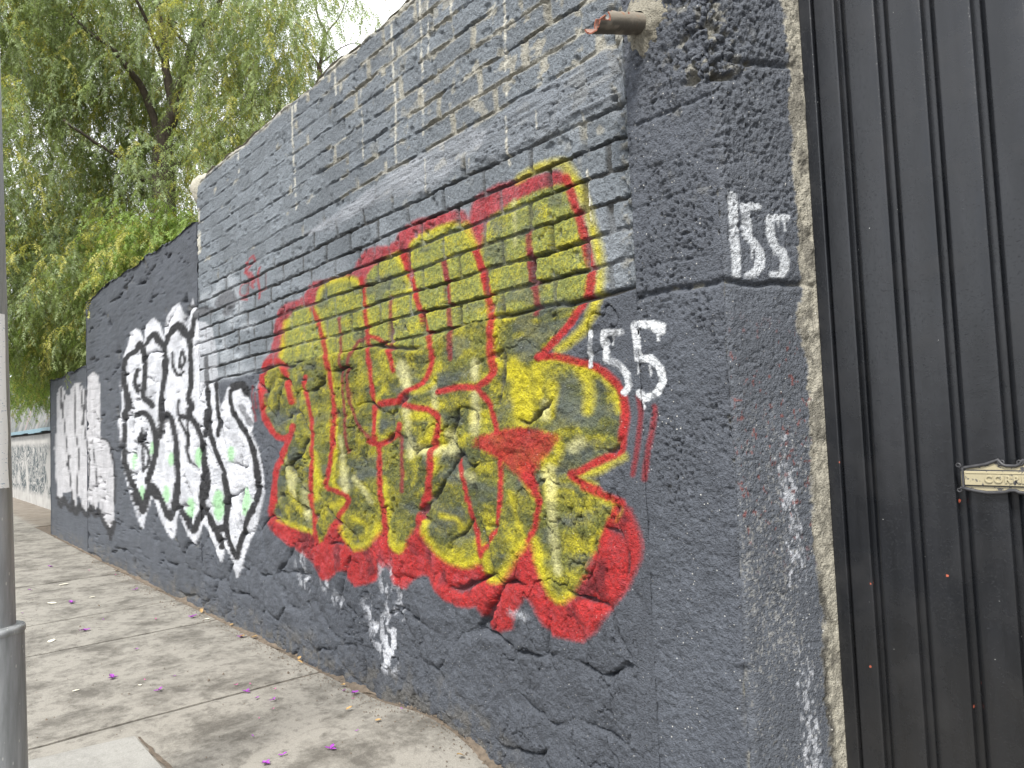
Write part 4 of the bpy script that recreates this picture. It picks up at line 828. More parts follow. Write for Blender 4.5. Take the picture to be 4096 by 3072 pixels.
ca = mixc(ca, srgb(60, 56, 50, ALB), sstep(0.2, -0.5, np.sin(Aa)) * 0.6 * sstep(0.4, 0.6, fbm(Tt * 6, Aa * 2, 35, 3) + 0.15))
link('outer_wall', raw_mesh('outer_wall', va, fa, ca), M['pipe'], pp)
link('inner_wall', raw_mesh('inner_wall', vb, fb, cb), M['pipe'], pp)
# thickness along every open edge
def rim(fa):
    e0 = fa.ravel(); e1 = np.roll(fa, -1, axis=1).ravel(); n = len(va)
    bd = ~np.isin(e0.astype(np.int64) * n + e1, e1.astype(np.int64) * n + e0); return e0[bd], e1[bd]
p_, q_ = rim(fa)
Vr = np.concatenate([va, vb]); Fr = np.stack([q_, p_, p_ + len(va), q_ + len(va)], 1)
link('broken_edge', raw_mesh('broken_edge', Vr, Fr, np.tile(srgb(150, 78, 48, ALB), (len(Vr), 1)), smooth=False), M['pipe'], pp)
# mortar collar round the pipe
th, ph = [a.ravel() for a in np.meshgrid(np.linspace(0, 2 * np.pi, 40), np.linspace(0, 1, 8), indexing='ij')]
rr = 0.036 + ph * (0.045 + 0.06 * vn(np.cos(th) * 2 + 5, np.sin(th) * 2 + 5, 36)); yy = D - 0.030 * (1 - ph) ** 0.7 + 0.02 * ph + (fbm(np.cos(th) * rr * 40, np.sin(th) * rr * 40, 37, 3) - 0.5) * 0.022
link('mortar_collar', raw_mesh('mortar_collar', np.stack([-1.766 + rr * np.cos(th), yy, 2.998 + rr * np.sin(th) * 1.2], 1) - origin(pp), grid_faces(40, 8), np.tile(srgb(176, 170, 152, ALB), (len(th), 1))), M['wall'], pp)

# ------------------------------------------------------------------ ground, pavement slabs, kerb, road
def pavement_material(name, light, dark, amount):
    m, n, l, b = new_mat(name); p = pos(n)
    v = noise(n, l, 2.6, 12, 0.76, p, 0.2); v2 = noise(n, l, 11, 6, 0.7, p); v3 = noise(n, l, 160, 3, 0.7, p)
    c = mix_n(n, l, math_n(n, l, 'MULTIPLY', ramp(n, l, v, [(0.46, 0.0), (0.62, 1.0)]), amount), light, dark)
    c = mix_n(n, l, math_n(n, l, 'MULTIPLY', ramp(n, l, v2, [(0.52, 0.0), (0.66, 1.0)]), amount * 0.8), c, dark)
    c = mix_n(n, l, 1.0, c, ramp(n, l, v3, [(0.25, 0.78), (0.75, 1.2)]), 'MULTIPLY')
    pt = n.new('ShaderNodeTexVoronoi'); pt.inputs['Scale'].default_value = 38; l.new(p, pt.inputs['Vector'])
    c = mix_n(n, l, math_n(n, l, 'MULTIPLY', ramp(n, l, pt.outputs['Distance'], [(0.10, 0.8), (0.2, 0.0)]), ramp(n, l, v2, [(0.45, 0.0), (0.6, 1.0)])), c, (0.13, 0.12, 0.11))
    # dusty soil towards the foot of the wall
    s = n.new('ShaderNodeSeparateXYZ'); l.new(p, s.inputs[0])
    e = math_n(n, l, 'ADD', s.outputs[1], math_n(n, l, 'MULTIPLY', noise(n, l, 7, 4, 0.6, p), 0.34))
    c = mix_n(n, l, ramp(n, l, math_n(n, l, 'MULTIPLY', e, 0.4), [(0.93, 0.0), (0.985, 0.6)]), c, (0.15, 0.12, 0.09))
    l.new(c, b.inputs['Base Color']); b.inputs['Roughness'].default_value = 0.88; b.inputs['Specular IOR Level'].default_value = 0.25
    nb = bump(n, l, v2, 0.25, 0.02); nb = bump(n, l, v3, 0.4, 0.004, nb); l.new(nb, b.inputs['Normal']); return m
M['slab'] = pavement_material('weathered_concrete', (0.235, 0.222, 0.194), (0.085, 0.078, 0.067), 0.9)
M['patch'] = pavement_material('newer_concrete', (0.265, 0.26, 0.24), (0.16, 0.155, 0.14), 0.5)
M['soil'] = simple('soil', (0.115, 0.09, 0.066), 0.95, 0.5, 30, ((120, 0.6, 0.006),))
M['asphalt'] = simple('asphalt', (0.055, 0.055, 0.056), 0.9, 0.3, 12, ((180, 0.7, 0.006),))
gr = MB(); gr.add([(-900, -900, -0.36), (900, -900, -0.36), (900, 900, -0.36), (-900, 900, -0.36)], [(0, 1, 2, 3)])
o = gr.build('ground', M['soil']); tag(o, kind='structure')
rd = MB(); rd.add([(-300, -9.0, -0.16), (300, -9.0, -0.16), (300, -0.16, -0.16), (-300, -0.16, -0.16), (-300, -9.0, -0.4), (300, -9.0, -0.4), (300, -0.16, -0.4), (-300, -0.16, -0.4)], [(0, 1, 2, 3), (0, 4, 5, 1), (2, 6, 7, 3)])
o = rd.build('road', M['asphalt']); tag(o, kind='structure')
pav = empty('pavement', (-6, 1.0, 0), kind='structure')
joints = [-30, -27, -24, -21, -18.6, -16.4, -14.2, -11.9, -9.73, -7.60, -6.50, -4.56, -2.62, -0.6, 1.4, 3.4]
def slab(name, x0, x1, y0, y1, mat, lift=0.0, gap=0.012, wall_side=True, slant=0.0):
    nu = max(8, min(90, int((x1 - x0) / (0.03 if x1 > -9 else 0.09)))); nv = max(8, min(70, int((y1 - y0) / (0.035 if x1 > -9 else 0.09))))
    xs = np.linspace(x0 + gap, x1 - gap, nu); ys = np.linspace(y0 + gap, y1 - gap, nv)
    X, Y = [a.ravel() for a in np.meshgrid(xs, ys, indexing='ij')]
    Xs = X + slant * (Y - 1.3) + (fbm(Y * 6, X * 0 + x0, 610, 3) - 0.5) * 0.014 * (np.abs(X - (x0 + x1) / 2) > (x1 - x0) / 2 - 0.05)
    e = np.minimum(np.minimum(X - x0, x1 - X), Y - y0)
    z = zg(Xs, Y) + lift + (fbm(Xs * 1.2, Y * 1.2, 611, 3) - 0.5) * 0.012 + (fbm(Xs * 14, Y * 14, 612, 3) - 0.5) * 0.004 - 0.010 * np.exp(-(e / 0.012)) + 0.006 * (h2(np.floor(X * 0 + x0 * 7), X * 0, 5) - .5)
    V = np.stack([Xs, Y, z], 1); F = grid_faces(nu, nv)
    # edges
    b = [i * nv for i in range(nu)], [i * nv + nv - 1 for i in range(nu)], list(range(nv)), [(nu - 1) * nv + j for j in range(nv)]
    for k, L in enumerate(b):
        L = np.array(L); m0 = len(V); lo = V[L].copy(); lo[:, 2] -= 0.10; V = np.concatenate([V, V[L], lo]); n_ = len(L); i = np.arange(n_ - 1)
        q = np.stack([m0 + i, m0 + i + 1, m0 + n_ + i + 1, m0 + n_ + i], 1); F = np.concatenate([F, q])
    return link(name, raw_mesh(name, V - origin(pav), F), mat, pav)
for a, b in zip(joints[:-1], joints[1:]):
    slab('slab', a, b, 0.0, (3.02 if b <= -14.8 else (2.16 if b < -2 else (2.16 if b < -1.4 else 2.66))), M['slab'], slant=-0.03 if b > -9 else 0)
o = slab('slab', -4.285, -3.2, 0.03, 1.0, M['patch'], 0.010, 0.004, slant=0.12); tag(o, 'newer paler concrete patch with an open joint')
xs = np.linspace(-4.27, -3.3, 60); V = np.concatenate([np.stack([xs, 1.0 + 0.004 - 0.02 * (xs + 4.3) * 0 + (fbm(xs * 9, xs * 0, 640, 3) - .5) * .02 + k * (0.012 + 0.014 * sstep(-4.3, -3.9, xs)), zg(xs, xs * 0 + 1.0) + 0.009 - 0.004 * k], 1) for k in (0, 1)]); i = np.arange(59); link('open_joint', raw_mesh('open_joint', V - origin(pav), np.stack([i, i + 1, i + 61, i + 60], 1)), M['soil'], pav)
mb = MB(); N = 120; xs = np.linspace(-30, 3.4, N)
V = []; 
for x in xs:
    z = float(zg(x, 0.0)); V += [(x, -0.15, z - 0.2), (x, -0.15, z - 0.012), (x, -0.135, z + 0.002), (x, -0.006, z + 0.004), (x, -0.006, z - 0.1)]
mb.add(V, [(i * 5 + k, i * 5 + k + 1, i * 5 + k + 6, i * 5 + k + 5) for i in range(N - 1) for k in range(4)])
mb.build('kerb', M['patch'], pav)
# soil in the joints, under the slabs
xs = np.linspace(-30, 3.4, 170); ys = np.linspace(0.0, 3.1, 16); X, Y = [a.ravel() for a in np.meshgrid(xs, ys, indexing='ij')]
link('joint_soil', raw_mesh('joint_soil', np.stack([X, Y, zg(X, Y) - 0.013 - 0.02 * (Y < 0.02)], 1) - origin(pav), grid_faces(len(xs), len(ys))), M['soil'], pav)
# litter of soil crumbs along the foot of the wall: a crooked little bank
xs = np.linspace(-14.8, -1.5, 900); ys = np.linspace(0, 1, 9); X, S = [a.ravel() for a in np.meshgrid(xs, ys, indexing='ij')]
wd = 0.008 + 0.075 * sstep(0.35, 0.75, fbm(X * 2.6, X * 0, 620, 4))
Yd = D + 0.03 - S * (wd + 0.03); zd = zg(X, Yd) + (1 - S) ** 1.5 * (0.012 + 0.02 * fbm(X * 5, X * 0, 621, 3)) + (fbm(X * 40, Yd * 40, 622, 3) - 0.5) * 0.012 - 0.008 * S
o = link('dirt', raw_mesh('dirt', np.stack([X, Yd, zd], 1), grid_faces(len(xs), 9)[:, ::-1]), M['soil']); tag(o, kind='stuff')
# crumbs
N = 3000; cx = rng.uniform(-12, -2.2, N); cy = D - 0.02 - np.abs(rng.normal(0, 0.085, N)); 
k = rng.random(N) < 0.25; cy[k] = rng.uniform(0.3, 2.1, k.sum()); cs = rng.uniform(0.0015, 0.0055, N) * (1 + (rng.random(N) < 0.05) * 1.2)
tet = np.array([(1, 0, -.4), (-.5, .87, -.4), (-.5, -.87, -.4), (0, 0, .8)]); R0 = rng.uniform(0, 6.28, N)
V = np.zeros((N, 4, 3)); 
for i in range(4):
    x, y, z = tet[i]; V[:, i, 0] = cx + cs * (x * np.cos(R0) - y * np.sin(R0)) * rng.uniform(.7, 1.6, N); V[:, i, 1] = cy + cs * (x * np.sin(R0) + y * np.cos(R0)); V[:, i, 2] = zg(cx, cy) + cs * (z + .3) + 0.002
F = np.concatenate([np.arange(N)[:, None] * 4 + np.array(f) for f in ((0, 1, 3), (1, 2, 3), (2, 0, 3))])
o = link('gravel', raw_mesh('gravel', V.reshape(-1, 3), F, smooth=False), M['soil']); tag(o, kind='stuff')

# ------------------------------------------------------------------ fallen bracts and leaves
NTH = ('nearest', 'second', 'third', 'fourth', 'fifth', 'sixth', 'seventh', 'eighth', 'ninth', 'tenth', 'eleventh', 'twelfth')
def slab_no(x): return sum(1 for j in (-4.56, -6.50, -7.60, -9.73, -11.9, -14.2) if x < j)
def place_words(i, items):
    """which slab, and how close to the wall among its like on that slab"""
    k = slab_no(items[i][0]); same = sorted([q for q in range(len(items)) if slab_no(items[q][0]) == k], key=lambda q: -items[q][1])
    s_ = 'on the %s visible slab' % NTH[k]
    return s_ if len(same) == 1 else s_ + (', nearest the wall' if same.index(i) == 0 else ', %s from the wall' % NTH[same.index(i)])
def petal_mesh(name, seed, npet, size, curl_):
    r = random.Random(seed); V = []; F = []
    for p in range(npet):
        a0 = p * 6.28 / npet + r.uniform(-.5, .5); L = size * r.uniform(.8, 1.2); W = L * r.uniform(.55, .8); lift = r.uniform(.1, .75)
        b = len(V); nu, nv = 5, 4
        for i in range(nu):
            t = i / (nu - 1); w = W * math.sin(math.pi * min(0.97, 0.12 + 0.86 * t)) ** 0.8
            for j in range(nv):
                s_ = j / (nv - 1) - .5; x = L * t; y = s_ * w; z = lift * L * t * (1 - .4 * t) + curl_ * W * (s_ * s_ * 2) * (1 if p % 2 else .5) + r.uniform(-.03, .03) * L
                V.append((x * math.cos(a0) - y * math.sin(a0), x * math.sin(a0) + y * math.cos(a0), z + 0.002))
        for i in range(nu - 1):
            for j in range(nv - 1): F.append((b + i * nv + j, b + (i + 1) * nv + j, b + (i + 1) * nv + j + 1, b + i * nv + j + 1))
    me = bpy.data.meshes.new(name); me.from_pydata(V, [], F); me.polygons.foreach_set('use_smooth', np.ones(len(F), bool)); me.update(); return me
M['bract'] = simple('purple_bract', (0.24, 0.035, 0.30), 0.6, 0.3, 120, ((200, 0.4, 0.002),))
M['bract_pink'] = simple('pink_bract', (0.42, 0.07, 0.22), 0.6, 0.3, 120)
M['dry_leaf'] = simple('dry_leaf', (0.36, 0.23, 0.09), 0.7, 0.35, 70, ((150, 0.5, 0.002),))
M['scrap'] = simple('paper_scrap', (0.62, 0.58, 0.47), 0.8, 0.2, 60)
bm_ = [petal_mesh('bract', s, k, .017, .5) for s, k in ((1, 5), (2, 3), (3, 4), (4, 2))]
for m_ in bm_: m_.materials.append(M['bract'])
pk_ = petal_mesh('pink_bract', 9, 2, .014, .5); pk_.materials.append(M['bract_pink'])
PET = [(-5.45, 1.14, 1.9, 0), (-6.97, 1.26, 2.2, 0), (-6.74, 2.02, 2.0, 2), (-8.29, 1.39, 2.2, 0), (-10.9, 1.61, 2.0, 1), (-8.46, 1.99, 1.7, 1), (-7.28, 1.46, 1.0, 3), (-6.05, 1.42, 1.5, 3), (-4.96, 1.29, 1.5, 1), (-4.53, 1.66, 1.3, 1), (-4.38, 1.66, 1.4, 3), (-4.28, 1.72, 1.1, 1), (-3.85, 1.44, .8, 3), (-3.49, 1.36, 1.4, 2), (-3.51, 1.45, 1.5, 3), (-5.79, 2.08, 1.3, 1), (-8.18, .98, 1.0, 3), (-5.18, 1.44, .7, 3), (-3.38, 1.63, 1.5, 1), (-4.03, 2.10, 1.5, 0), (-4.12, 2.08, .8, 3), (-3.54, 2.12, .7, 3), (-9.4, 1.2, 1.2, 1), (-3.46, 1.81, .7, 3)]
PNK = [(-6.92, 1.78, 1.3), (-4.7, 1.66, 1.0), (-4.65, 1.73, .9), (-4.14, 1.66, .8), (-5.24, 1.28, .9), (-4.45, 1.80, .9), (-3.95, 2.05, .8), (-4.06, 1.55, .7), (-10.2, 1.9, 1.2), (-9.6, 2.05, 1.2)]
for i, (x, y, s_, k) in enumerate(PET):
    o = link('fallen_bract', bm_[k], None); o.location = (x, y, float(zg(x, y)) + .004); o.rotation_euler[2] = i * 2.1; o.scale = (s_, s_, s_)
    tag(o, 'fallen purple flower bract ' + place_words(i, PET), 'flower', 'purple bracts fallen on the pavement')
for i, (x, y, s_) in enumerate(PNK):
    o = link('fallen_bract', pk_, None); o.location = (x, y, float(zg(x, y)) + .004); o.rotation_euler[2] = i * 1.7; o.scale = (s_, s_, s_)
    tag(o, 'tiny pink flower bract ' + place_words(i, PNK), 'flower', 'pink bracts fallen on the pavement')
lf_ = [petal_mesh('dry_leaf', s, 1, .045, .6) for s in (21, 22, 23)]
for m_ in lf_: m_.materials.append(M['dry_leaf'])
LV = [(-9.85, 2.12, 1.2), (-6.84, 2.13, 1.3), (-5.79, 2.12, 1.0), (-5.69, 2.13, 1.0), (-4.8, 2.13, .9), (-4.22, 2.12, .7), (-3.8, 1.93, .7), (-2.93, 2.08, 1.1), (-3.49, 1.93, .6), (-4.9, 2.15, .7), (-7.9, 1.55, .8), (-6.2, 2.15, .7)]
for i, (x, y, s_) in enumerate(LV):
    o = link('dry_leaf', lf_[i % 3], None); o.location = (x, y, float(zg(x, y)) + .008); o.rotation_euler[2] = i * 2.4; o.scale = (s_, s_, s_)
    tag(o, 'dry brown leaf ' + place_words(i, LV), 'leaf', 'dry leaves on the pavement')
sc_ = petal_mesh('scrap', 31, 1, .09, .15); sc_.materials.append(M['scrap'])
SCR = [(-6.62, 2.10, .8), (-9.48, 1.47, 1.2), (-6.81, .99, 1.0), (-8.42, 1.28, 1.2), (-8.45, 1.62, .8), (-5.18, 1.23, .45), (-5.36, .9, .5)]
for i, (x, y, s_) in enumerate(SCR):
    o = link('paper_scrap', sc_, None); o.location = (x, y, float(zg(x, y)) + .004); o.rotation_euler = (0, 0.05, i * 1.3 + .4); o.scale = (s_, s_, s_ * .3)
    tag(o, 'pale flat flake of litter ' + place_words(i, SCR), 'litter', 'pale flakes on the pavement')

# ------------------------------------------------------------------ street pole
def pole_material():
    m, n, l, b = new_mat('galvanised_steel'); p = pos(n)
    mp = n.new('ShaderNodeMapping'); mp.inputs['Scale'].default_value = (9, 9, 1.0); l.new(p, mp.inputs[0])
    v = noise(n, l, 3, 6, 0.65, mp.outputs[0])
    c = mix_n(n, l, ramp(n, l, v, [(0.35, 0.0), (0.7, 1.0)]), (0.20, 0.21, 0.21), (0.36, 0.37, 0.38))
    vo = n.new('ShaderNodeTexVoronoi'); vo.inputs['Scale'].default_value = 45; mq = n.new('ShaderNodeMapping'); mq.inputs['Scale'].default_value = (1, 1, .35); l.new(p, mq.inputs[0]); l.new(mq.outputs[0], vo.inputs['Vector'])
    c = mix_n(n, l, ramp(n, l, vo.outputs['Distance'], [(0.07, 0.8), (0.12, 0.0)]), c, (0.6, 0.6, 0.57))
    l.new(c, b.inputs['Base Color']); b.inputs['Metallic'].default_value = 0.35; b.inputs['Roughness'].default_value = 0.5
    l.new(bump(n, l, noise(n, l, 40, 4, 0.6, p), 0.15, 0.004), b.inputs['Normal']); return m
M['pole'] = pole_material()
# axis: from the visible right edge, one radius to the left of the line of sight; the pole leans a little
tdir = Vector((-3.245, 0.362, 0)).normalized(); left = Vector((tdir.y, -tdir.x, 0)) * (1 if (Vector((tdir.y, -tdir.x, 0)).dot(Rv) < 0) else -1)
def axis(z, r): 
    e = Vector((-3.139 + (3.103 - z) * -0.0525, 0.322 + (3.103 - z) * 0.0242, z)); return e + left * r
pole = empty('street_pole', tuple(axis(0.0, 0.085)), 'grey galvanised street pole with a wider foot sleeve and torn paper notice', 'pole')
def ring_tube(name, zr, mat, seg=48, parent=pole):
    V = []; F = []
    for z, r in zr:
        c_ = axis(z, 0.085)
        for k in range(seg):
            a = 2 * math.pi * k / seg; V.append((c_.x + r * math.cos(a), c_.y + r * math.sin(a), z))
    for i in range(len(zr) - 1):
        for k in range(seg): F.append((i * seg + k, i * seg + (k + 1) % seg, (i + 1) * seg + (k + 1) % seg, (i + 1) * seg + k))
    F.append(tuple((len(zr) - 1) * seg + k for k in range(seg))); F.append(tuple(range(seg))[::-1])
    mb = MB(); mb.add(V, F); return mb.build(name, mat, parent, smooth=True)
ring_tube('shaft', [(z, 0.085 - 0.0035 * z) for z in np.linspace(0.6, 6.5, 30)], M['pole'])
ring_tube('foot_sleeve', [(-0.05, 0.110), (0.3, 0.108), (0.845, 0.107), (0.848, 0.107), (0.85, 0.1105), (0.862, 0.1112), (0.870, 0.109), (0.873, 0.100), (0.876, 0.086)], M['pole'])
def notice_material():
    m, n, l, b = new_mat('torn_paper'); p = pos(n)
    mp = n.new('ShaderNodeMapping'); mp.inputs['Scale'].default_value = (1, 1, 3); l.new(p, mp.inputs[0])
    f = ramp(n, l, noise(n, l, 60, 3, 0.6, mp.outputs[0]), [(0.62, 0.0), (0.66, 0.8)])
    l.new(mix_n(n, l, f, (0.74, 0.73, 0.70), (0.25, 0.32, 0.40)), b.inputs['Base Color']); b.inputs['Roughness'].default_value = 0.85; return m
V = []; F = []
zs_ = np.linspace(1.36, 1.97, 26); ks = 14
cdir = math.atan2(-tdir.y, -tdir.x)                      # towards the camera
for i, z in enumerate(zs_):
    c_ = axis(z, 0.085)
    a_end = 0.98 + 0.10 * float(vn(np.array([z * 9.0]), np.array([0.0]), 41)[0])
    for k in range(ks):
        a = cdir - 1.2 + (1.2 + a_end) * k / (ks - 1) if (Vector((math.cos(cdir + 1), math.sin(cdir + 1), 0)).dot(Rv) > Vector((math.cos(cdir), math.sin(cdir), 0)).dot(Rv)) else cdir + 1.2 - (1.2 + a_end) * k / (ks - 1)
        r = 0.085 - 0.0035 * z + 0.0016; V.append((c_.x + r * math.cos(a), c_.y + r * math.sin(a), z))
F = [(i * ks + k, i * ks + k + 1, (i + 1) * ks + k + 1, (i + 1) * ks + k) for i in range(len(zs_) - 1) for k in range(ks - 1)]
mb = MB(); mb.add(V, F); mb.build('paper_notice', notice_material(), pole, smooth=True)

# ------------------------------------------------------------------ neighbour's low white wall and tin sheeting beyond
def scribble_material():
    m, n, l, b = new_mat('whitewash_with_scribble'); p = pos(n)
    mp = n.new('ShaderNodeMapping'); mp.inputs['Scale'].default_value = (0.8, 1, 0.9); l.new(p, mp.inputs[0])
    v = noise(n, l, 2.4, 4, 0.6, mp.outputs[0], 2.2); s = n.new('ShaderNodeSeparateXYZ'); l.new(p, s.inputs[0])
    band = math_n(n, l, 'MULTIPLY', ramp(n, l, math_n(n, l, 'MULTIPLY', s.outputs[2], 0.5), [(0.12, 0.0), (0.2, 1.0), (0.74, 1.0), (0.8, 0.0)]), ramp(n, l, noise(n, l, .55, 2, .5, p), [(0.36, 0.0), (0.42, 1.0)]))
    line = ramp(n, l, v, [(0.40, 0.0), (0.44, 1.0), (0.50, 1.0), (0.53, 0.0), (0.58, 0.8), (0.62, 0.0)])
    c = mix_n(n, l, math_n(n, l, 'MULTIPLY', line, band), mix_n(n, l, ramp(n, l, noise(n, l, 3, 6, .65, p), [(.4, 0), (.7, .6)]), (0.36, 0.35, 0.33), (0.19, 0.185, 0.17)), (0.03, 0.045, 0.05))
    l.new(c, b.inputs['Base Color']); b.inputs['Roughness'].default_value = 0.85
    l.new(bump(n, l, noise(n, l, 22, 4, .6, p), .5, .01), b.inputs['Normal']); return m
nb_ = empty('neighbour_wall', (-22, 3.05, 0), 'low whitewashed wall scribbled in black beyond the grey walls', 'wall')
mb = MB(); mb.box(-34, -14.6, 3.0, 3.22, -0.3, 1.80, 0.01); mb.build('whitewashed_face', scribble_material(), nb_)
def tin_material():
    m, n, l, b = new_mat('painted_tin'); p = pos(n)
    mp = n.new('ShaderNodeMapping'); mp.inputs['Scale'].default_value = (1.0, 1.0, .5); l.new(p, mp.inputs[0])
    c = mix_n(n, l, ramp(n, l, noise(n, l, 3.5, 5, .7, mp.outputs[0]), [(.42, 0), (.6, 1)]), (0.18, 0.18, 0.17), (0.07, 0.08, 0.075))  # tin colours lowered to carry the shade of the leaves over it
    c = mix_n(n, l, ramp(n, l, noise(n, l, 1.7, 3, .6, mp.outputs[0]), [(.6, 0), (.68, .5)]), c, (0.45, 0.25, 0.22))
    l.new(c, b.inputs['Base Color']); b.inputs['Roughness'].default_value = .55; return m
M['tin'] = tin_material(); M['teal'] = simple('teal_paint', (0.10, 0.19, 0.23), .5, .25, 10)
sh = empty('tin_awning', (-22, 3.3, 1.9), 'steep awning of pale painted corrugated tin with a teal edge above the low wall', 'awning')
xw = -14.9
while xw > -33:
    N = 24; xs = np.linspace(xw - 1.0, xw, N); V = []; tilt = random.uniform(-.03, .03)
    for x in xs:
        w = 0.020 * math.sin((x - xw) * 2 * math.pi / 0.125)
        V += [(x, 2.93 + w, 1.90 + tilt * (x - xw)), (x, 3.42 + w, 3.6)]
    mb = MB(); mb.add(V, [(2 * i, 2 * i + 2, 2 * i + 3, 2 * i + 1) for i in range(N - 1)]); mb.build('tin_sheet', M['tin'], sh, smooth=True)
    mb = MB(); mb.box(xw - 1.0, xw - .01, 2.885, 2.915, 1.845 + random.uniform(-.02, .02), 1.935, .004); mb.build('eave_trim', M['teal'], sh); xw -= 1.0
mb = MB(); mb.box(-33, -14.9, 3.23, 3.27, 1.0, 3.5); mb.build('back_boarding', M['iron'], sh)
# ------------------------------------------------------------------ pepper trees: limbs, and crowns of hanging sprays of small leaflets
def leaf_material(name):
    m, n, l, b = new_mat(name)
    at = n.new('ShaderNodeAttribute'); at.attribute_name = 'paint'
    tr = n.new('ShaderNodeBsdfTranslucent'); mx = n.new('ShaderNodeMixShader'); mx.inputs[0].default_value = 0.45
    l.new(at.outputs[0], b.inputs['Base Color']); b.inputs['Roughness'].default_value = 0.5; b.inputs['Specular IOR Level'].default_value = 0.35
    l.new(mix_n(n, l, 1.0, at.outputs[0], (1.25, 1.3, 0.7), 'MULTIPLY'), tr.inputs[0])
    l.new(b.outputs[0], mx.inputs[1]); l.new(tr.outputs[0], mx.inputs[2]); l.new(mx.outputs[0], n['Material Output'].inputs[0]); return m
M['leaf'] = leaf_material('pepper_leaf')
M['bark'] = simple('bark', (0.075, 0.058, 0.045), 0.9, 0.4, 14, ((30, 0.8, 0.03),))
eR = np.array([0.64043, 0.76812, 0.0]); eR /= np.linalg.norm(eR); eF = np.array([-0.76809, 0.64040, 0.0])   # across and away from the street view, horizontally

def sprays(start, length, ncol, step=0.05, leaf=0.17, pairs=4, pal=None, seed=1):
    """hanging twigs from start (n,3) of given length; returns triangles and colours of their pinnate leaves"""
    r = np.random.default_rng(seed); n = len(start)
    head = r.uniform(0, 2 * np.pi, n); out = np.stack([np.cos(head), np.sin(head), np.zeros(n)], 1)
    kmax = int(length.max() / step) + 1
    Ps = []; Ds = []; Cs = []; tw = []
    p = start.copy(); d = out * 0.75 + np.array([0, 0, 0.15]); d /= np.linalg.norm(d, axis=1)[:, None]
    alive = np.arange(n)
    for k in range(kmax):
        a = length > k * step
        Ps.append(p[a].copy()); Ds.append(d[a].copy()); Cs.append(ncol[a])
        q = p + d * step
        tw.append((p[a].copy(), q[a].copy()))
        p = q; d = d + np.array([0, 0, -0.22]) + r.normal(0, 0.07, (n, 3)); d /= np.linalg.norm(d, axis=1)[:, None]
    P = np.concatenate(Ps); Dd = np.concatenate(Ds); Cc = np.concatenate(Cs); N = len(P)
    # leaf direction: out sideways from the twig, then hanging
    h = r.uniform(0, 2 * np.pi, N); side = np.stack([np.cos(h), np.sin(h), np.zeros(N)], 1)
    ld = side * r.uniform(0.5, 1.0, N)[:, None] + Dd * 0.5 + np.array([0, 0, -0.35]); ld /= np.linalg.norm(ld, axis=1)[:, None]
    L = leaf * r.uniform(0.7, 1.25, N)
    tris = []; c = P.copy()
    cols = Cc * r.uniform(0.75, 1.3, N)[:, None]
    seg = L / pairs
    for k in range(pairs):
        s = np.cross(ld, np.array([0, 0, 1.0])); s += r.normal(0, 0.25, (N, 3)); s /= np.linalg.norm(s, axis=1)[:, None] + 1e-9
        ll = (0.050 * (1 - 0.35 * abs(k - pairs * .4) / pairs) * r.uniform(.8, 1.2, N))[:, None]
        for sg in (1, -1):
            tip = c + (s * sg * 0.72 + ld * 0.66 + np.array([0, 0, -.22])) * ll
            tris.append(np.stack([c - ld * 0.007, tip, c + ld * 0.015], 1))
        c = c + ld * seg[:, None]; ld = ld + np.array([0, 0, -0.16]); ld /= np.linalg.norm(ld, axis=1)[:, None]
    tris.append(np.stack([c - ld * 0.02 - s * 0.006, c + ld * 0.03, c - ld * 0.02 + s * 0.006], 1))
    T_ = np.concatenate(tris); K = np.concatenate([cols] * (pairs * 2 + 1))
    # twigs as thin slivers
    a = np.concatenate([t[0] for t in tw]); b = np.concatenate([t[1] for t in tw]); w = np.tile(eR * 0.0055, (len(a), 1))
    T_ = np.concatenate([T_, np.stack([a - w, a + w, b], 1)]); K = np.concatenate([K, np.tile([0.10, 0.085, 0.05], (len(a), 1))])
    return T_, K

def crown_object(parts, name, parent):
    T_ = np.concatenate([p[0] for p in parts]); K = np.concatenate([p[1] for p in parts])
    V = T_.reshape(-1, 3) - origin(parent); C = np.repeat(K, 3, axis=0)
    return link(name, raw_mesh(name, V, np.arange(len(V)).reshape(-1, 3), C, smooth=False), M['leaf'], parent)

GRN = np.array([0.215, 0.262, 0.105]); YGR = np.array([0.360, 0.350, 0.100]); BRT = np.array([0.215, 0.315, 0.075]); GRY = np.array([0.255, 0.315, 0.175])

def clumps(cl, per, spread, lo, hi, cols, seed, **kw):
    r = np.random.default_rng(seed); S = []; Ln = []; Cl = []
    for (p, sc) in cl:
        m = max(3, int(per * sc * r.uniform(.7, 1.3))); q = np.array(p) + r.normal(0, 1, (m, 3)) * np.array([spread, spread, spread * .7]) * sc
        S.append(q); Ln.append(r.uniform(lo, hi, m)); w = r.random(); base = cols[0] * (1 - w) + cols[1] * w
        fl = (r.random(m) < 0.22)[:, None]; Cl.append(np.where(fl, cols[2], base) * r.uniform(.85, 1.15, m)[:, None])
    return sprays(np.concatenate(S), np.concatenate(Ln), np.concatenate(Cl), seed=seed + 1, **kw)

TRUNK = {}
def limb(t, pts, r0, r1, name='limb', n=8):
    P = smooth_pts(np.array(pts, float), 4); k = np.linspace(0, 1, len(P)); P = P + (rng.random(P.shape) - .5) * 0.02
    mb = MB(); mb.tube([tuple(p) for p in P], list(r0 + (r1 - r0) * k), n); o = mb.build(name, M['bark'], t if name == 'trunk' else (TRUNK.get(t.name) or t), smooth=True)
    if name == 'trunk': TRUNK[t.name] = o
    return o

